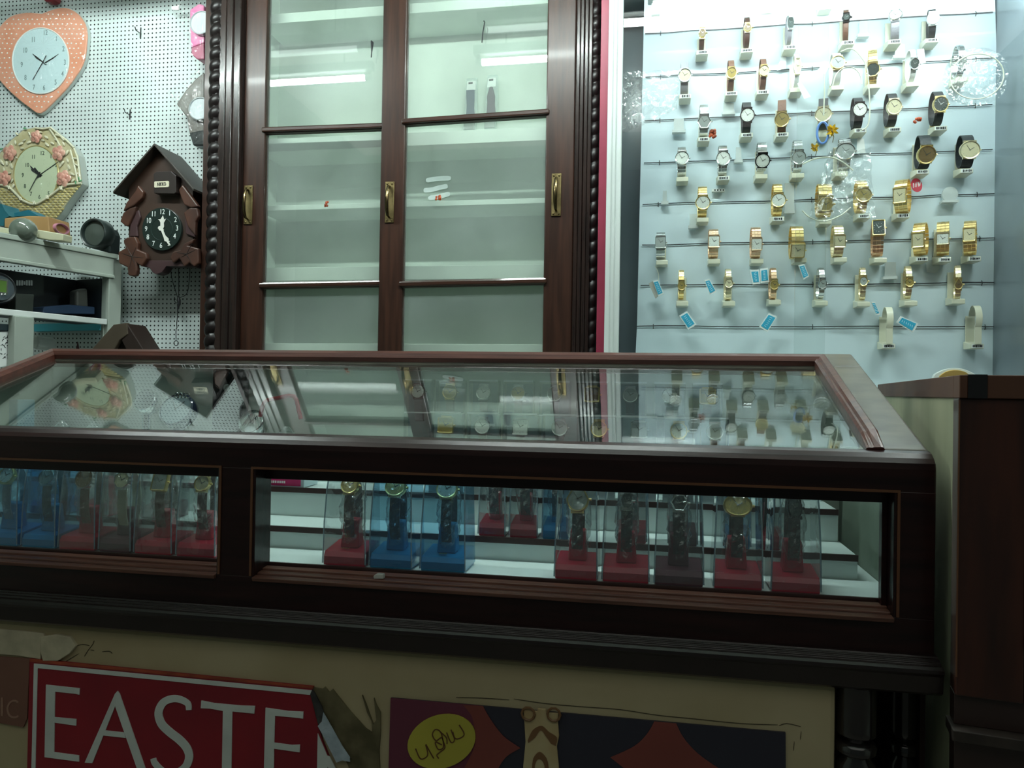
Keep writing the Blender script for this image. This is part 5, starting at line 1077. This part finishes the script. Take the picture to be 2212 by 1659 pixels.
fr_ = [(-48,40,BLUEP,('round',.026,.026,GOLD,D_WHT,L_GRY),'blue based watch box at the far left of the left window',CLEARB),
 (44,122,BLUEP,('round',.026,.026,SILV,D_GRY,L_TAN),'blue based watch box holding a brown strap watch, second in the left window',CLEARB),
 (124,208,REDP,('round',.030,.032,SILV,D_BRN,L_BRN),'red based box with brown strap watch, left of the dark one in left window',CLEAR),
 (211,285,PK2,('oct',.026,.028,SILV,D_CRM,M('cream_bracelet',(.50,.50,.36),.35)),'dark red based box with pale cream bangle watch in the left window',CLEAR),
 (287,374,REDP,('rect',.024,.028,GOLD,D_GRY,L_TAN),'red based box with gold trimmed dark watch, second from left window post',CLEAR),
 (378,468,REDP,('round',.024,.024,GOLD,D_CRM,L_TAN),'red based box with gold chain watch next to the window post',CLEAR),
 (694,792,REDP,('round',.026,.026,GOLD,GF,L_TAN),'red based box with gold lettering, leftmost in the right window',CLEAR),
 (794,892,BLUEP,('round',.030,.028,GOLD,GF,L_BLK),'blue based box, left of the two blue ones in the right window',CLEARB),
 (904,1008,BLUEP,('round',.030,.028,GOLD,D_WHT,L_BLK),'blue based box, right of the two blue ones in the right window',CLEARB),
 (1194,1294,REDP,('drop',.030,.040,GOLD,D_GRY,L_BLK),'red based box with drop shaped gold watch in the right window',CLEAR),
 (1297,1406,REDP,('tonneau',.016,.024,SILV,D_DRK,L_BLK),'bright red based box with black strap, right of the drop shaped watch',CLEAR),
 (1410,1524,PK2,('hex',.022,.024,SILV,D_DRK,L_BLK),'dull plum based box in the middle of the right window boxes',CLEAR),
 (1538,1652,REDP,('round',.036,.028,GOLD,GF,L_BLK),'red based box with wide textured gold watch in the right window',CLEAR),
 (1662,1778,REDP,('tonneau',.018,.028,BLKM,D_DRK,L_BLK),'red based box with broad black strap, rightmost in the right window',CLEAR)]
for i,(a,b_,bm,wt,lab,tn) in enumerate(fr_):
    watch_box(a,b_,Yf,Zf+.0004,bm,label=lab,group=NP,wt=wt+((54 if 690 < a < 910 else 44),'watch inside the '+' '.join(lab.split()[:12]),.0445),py=1230 if a>600 else 1150,tint=tn,logo=(a in(694,904)))
# boxes on the second step
T2 = z_(-.214)+.0004; Y2 = 1.100; N2 = 'clear watch boxes on the second step'
for i,(a,b_,bm,lab,tn) in enumerate(((60,135,BLUEP,'blue boxed watch on the second step behind the left blue boxes',CLEARB),(165,235,REDP,'red boxed watch on the second step behind the brown strap watch',CLEAR),(300,370,PK2,'plum boxed watch on the second step near the window post',CLEAR),(1030,1094,REDP,'red boxed watch on the second step, left in the gap',CLEAR),(1097,1164,REDP,'red boxed watch on the second step, right in the gap',CLEAR),(1168,1232,BLUEP,'blue boxed watch on the second step beside the two red ones',CLEARB),(1330,1400,REDP,'red boxed watch on the second step behind the bright red box',CLEAR),(1440,1510,PK2,'plum boxed watch on the second step behind the plum box',CLEAR),(1560,1625,BLUEP,'blue boxed watch on the second step behind the textured gold watch',CLEARB),(1640,1690,REDP,'red boxed watch on the second step, furthest right',CLEAR))):
    watch_box(a,b_,Y2,T2,bm,label=lab,group=N2,wt=('round',.024,.024,SILV,D_GRY,L_BLK,40,'watch inside the '+lab.replace(' boxed watch',' box'),.042),py=1150,tint=tn,dep=.052,hgt=.133,film=i in(3,4,5))
# open fronted boxes on the upper steps seen through the slanted glass
BB = M('box_grey_blue',(.30,.38,.40),.4)
def easel(px0, px1, Yf, zf, hgt, lab, dm, cm, shp='round', d=.026, lean=.012):
    xa, xb = at(px0,900,Yf).x, at(px1,900,Yf).x; cx = (xa+xb)/2
    t = thing('display_box',lab,'watch box',(cx,Yf+.013,zf),group='clear topped watch boxes under the slanted glass')
    MB().xprism([(Yf,zf),(Yf,zf+.018),(Yf+.026,zf+.03),(Yf+.026,zf)],xa,xb).build('base',BB,t,bev=.001)
    MB().xprism([(Yf+.018,zf+.018),(Yf+.018+lean*.3,zf+hgt-.004),(Yf+.022+lean*.3,zf+hgt-.004),(Yf+.026,zf+.018)],xa+.002,xb-.002).build('back_card',BB,t)
    MB().xprism([(Yf,zf+.016),(Yf+.002,zf+hgt),(Yf+.026,zf+hgt),(Yf+.026,zf+.016)],xa,xb).build('clear_cover',CLEAR,t)
    MB().box(xa,Yf+.0005,zf+hgt-.0015,xb,Yf+.0035,zf+hgt+.0012).build('edge_highlight',M('painted_edge_highlight',(.85,.92,.92),.2,coat=1),t)  # near-white bar paints a tube highlight along the top of the cover
    MB().box(xa+.001,Yf-.0012,zf+hgt*.55,xb-.001,Yf+.0005,zf+hgt*.55+.0024).build('edge_highlight',MATS['painted_edge_highlight'],t)  # second painted highlight, a pale bar across the cover front
    watch((cx,Yf+.014,zf+hgt-.040),.032,.008,35,d,d,shp,cm,dm,L_GRY,'strap',.014,'watch in the '+lab,'watches in boxes under the slanted glass')
Y3, Z3_ = 1.198, z_(-.168)+.0004; Y4, Z4_ = 1.290, z_(-.115)+.0004
r3 = [(928,996,D_GLD,GOLD,'rect'),(1008,1076,D_WHT,SILV,'round'),(1088,1160,D_WHT,SILV,'rect'),(1172,1246,D_GRY,SILV,'round'),(1258,1330,D_CRM,GOLD,'round'),(1342,1420,D_GRY,SILV,'rect'),(1434,1500,D_WHT,GOLD,'round'),(1515,1575,D_GRY,SILV,'round')]
for i,q in enumerate(r3): easel(q[0],q[1],Y3,Z3_,.130,f'grey display box, {ORD[i]} from left in the nearer row under the glass',q[2],q[3],q[4])
r4 = [(872,930,D_WHT,BLKM,'round'),(940,1000,D_GLD,GOLD,'round'),(1012,1074,D_WHT,SILV,'round'),(1086,1150,D_GLD,SILV,'round'),(1164,1230,D_DRK,SILV,'round'),(1244,1312,D_BRN,GOLD,'rect'),(1326,1396,D_GRY,SILV,'round'),(1412,1480,D_WHT,SILV,'round'),(1496,1560,D_GLD,GOLD,'rect')]
for i,q in enumerate(r4): easel(q[0],q[1],Y4,Z4_,.130,f'grey display box, {ORD[i]} from left in the farther row under the glass',q[2],q[3],q[4])
# loose goods on the left half
def alarm(px,py,Y,r,zf,face,body,lab,glass=False):
    c = at(px,py,Y); t = thing('alarm_clock',lab,'clock',(c.x,Y,zf)); T = Matrix.Translation((c.x,Y,c.z)) @ Matrix.Rotation(R(62),4,'X')
    MB().lathe([(0,-.02),(r*.7,-.022),(r*.95,-.012),(r,0),(r*.96,.008),(r*.88,.010),(r*.86,.006),(0,.006)],32,T).build('clock_body',body,t)
    MB().lathe([(0,.0062),(r*.85,.0062),(r*.85,.008),(0,.0085)],32,T).build('clock_face',face,t)
    MB().tube([(c.x,Y,zf),(c.x,Y,c.z-r*.55)],r*.35,12).build('foot',body,t)
    b = MB()
    for a_ in (.6,-.7): b.box(-.0007,-.003,.0086,.0007,r*.6,.0092,T @ Matrix.Rotation(a_,4,'Z'))
    b.build('hands',BLACK,t); return t
SB = M('silver_blue_face',(.30,.38,.42),.15,.3,coat=1); NV = M('navy_gloss',(.015,.03,.07),.15,coat=1)
al_ = alarm(385,888,1.238,.033,Z3_,SB,NV,'round navy alarm clock with silver face under the left half of the glass')
c = at(395,858,1.232); b = MB()
for i in range(4): b.tube([(c.x-.012+i*.007+.004*cos(q),1.232,c.z+.003+.0045*sin(q)) for q in [2*pi*k_/12 for k_ in range(12)]],.0011,6,closed=True)
b.build('chrome_rings',SILV,al_)
alarm(318,868,1.25,.022,Z3_,M('dark_slate_face',(.05,.06,.07),.3),SILV,'smaller silver rimmed alarm clock left of the navy one')
cr = alarm(547,915,1.235,.024,Z3_,GL('faceted',(.9,.95,.95),.12,1.2),SILV,'clear round crystal clock near the red loop')
b = MB()
for i in range(9): a_ = pi*i/9; c = at(547,915,1.230); b.tube([(c.x-.022*cos(a_),1.225,c.z-.012+.002),(c.x-.006*cos(a_),1.235,c.z+.018)],.0012,5)
b.build('facets',SILV,cr)
tag(MB().tube([at(x,y,1.22) for x,y in smoothpts([(562,900),(572,868),(600,860),(635,856),(645,885),(650,905)],3)],.0035,8).build('red_loop',M('dull_red_plastic',(.28,.03,.035),.4)),'red bent plastic loop standing under the middle left of the glass','loop')
bx = thing('black_case','small black glossy case standing under the glass near the cabinet','case',at(490,900,1.29)); q0, q1 = at(457,900,1.288), at(522,900,1.288)
MB().box(q0.x,1.288,Z4_,q1.x,1.314,z_(.030)).build('case_body',M('black_gloss',(.012,.013,.014),.2,coat=.6),bx,bev=.003)
c = at(492,838,1.287); MB().lathe([(0,0),(.007,0),(.007,.003),(0,.003)],16,Matrix.Translation(c) @ Matrix.Rotation(R(90),4,'X')).build('case_button',D_GRY,bx)
q0, q1 = at(4,900,1.215), at(38,900,1.215); tag(MB().box(q0.x,1.215,Z3_,q1.x,1.255,z_(-.032)).build('pale_blue_box',M('pale_blue_card',(.14,.32,.40),.5),bev=.002),'pale blue box at the far left under the slanted glass','box')
for (px_,py_,lab,sd) in ((120,900,'crumpled clear bag under the left of the glass',31),(190,905,'crumpled clear bag with gold trinket under the left of the glass',32),(610,915,'crumpled clear bag beside the red loop',33)):
    c = at(px_,py_,1.20); rn = random.Random(sd); vs = []; n1,n2 = 10,14
    for i in range(n1+1):
        for k_ in range(n2): a_ = 2*pi*k_/n2; rr = .034*sin(pi*(i+.3)/(n1+.6))*rn.uniform(.75,1.2); vs.append((c.x+rr*cos(a_),1.215+rr*.6*sin(a_),Z3_+.10*i/n1))
    tag(MB().add(vs,[(i*n2+k_,i*n2+(k_+1)%n2,(i+1)*n2+(k_+1)%n2,(i+1)*n2+k_) for i in range(n1) for k_ in range(n2)]).build('clear_bag',FILM),lab,'plastic bag')
ct = thing('pink_label_box','flat white and blue box with bright pink label on the upper step','box',at(625,1060,1.19))
q0, q1 = at(586,1045,1.196), at(657,1045,1.196); z0b = z_(-.168)+.0004
MB().box(q0.x-.02,1.196,z0b,q1.x,1.25,z0b+.026).build('box_body',M('white_blue_card',(.45,.58,.62),.4),ct,bev=.001)
MB().box(q0.x-.02,1.195,z0b+.002,q1.x-.006,1.1962,z0b+.015).build('pink_label',M('magenta_print',(.52,.02,.14),.4),ct)
b = MB(); rn = random.Random(1); x_ = q0.x+.001
while x_ < q0.x+.026: w_ = rn.uniform(.001,.0028); b.box(x_,1.1945,z0b+.006,x_+w_,1.1951,z0b+.0100); x_ += w_+.0012
b.build('label_marks',PAPER,ct)
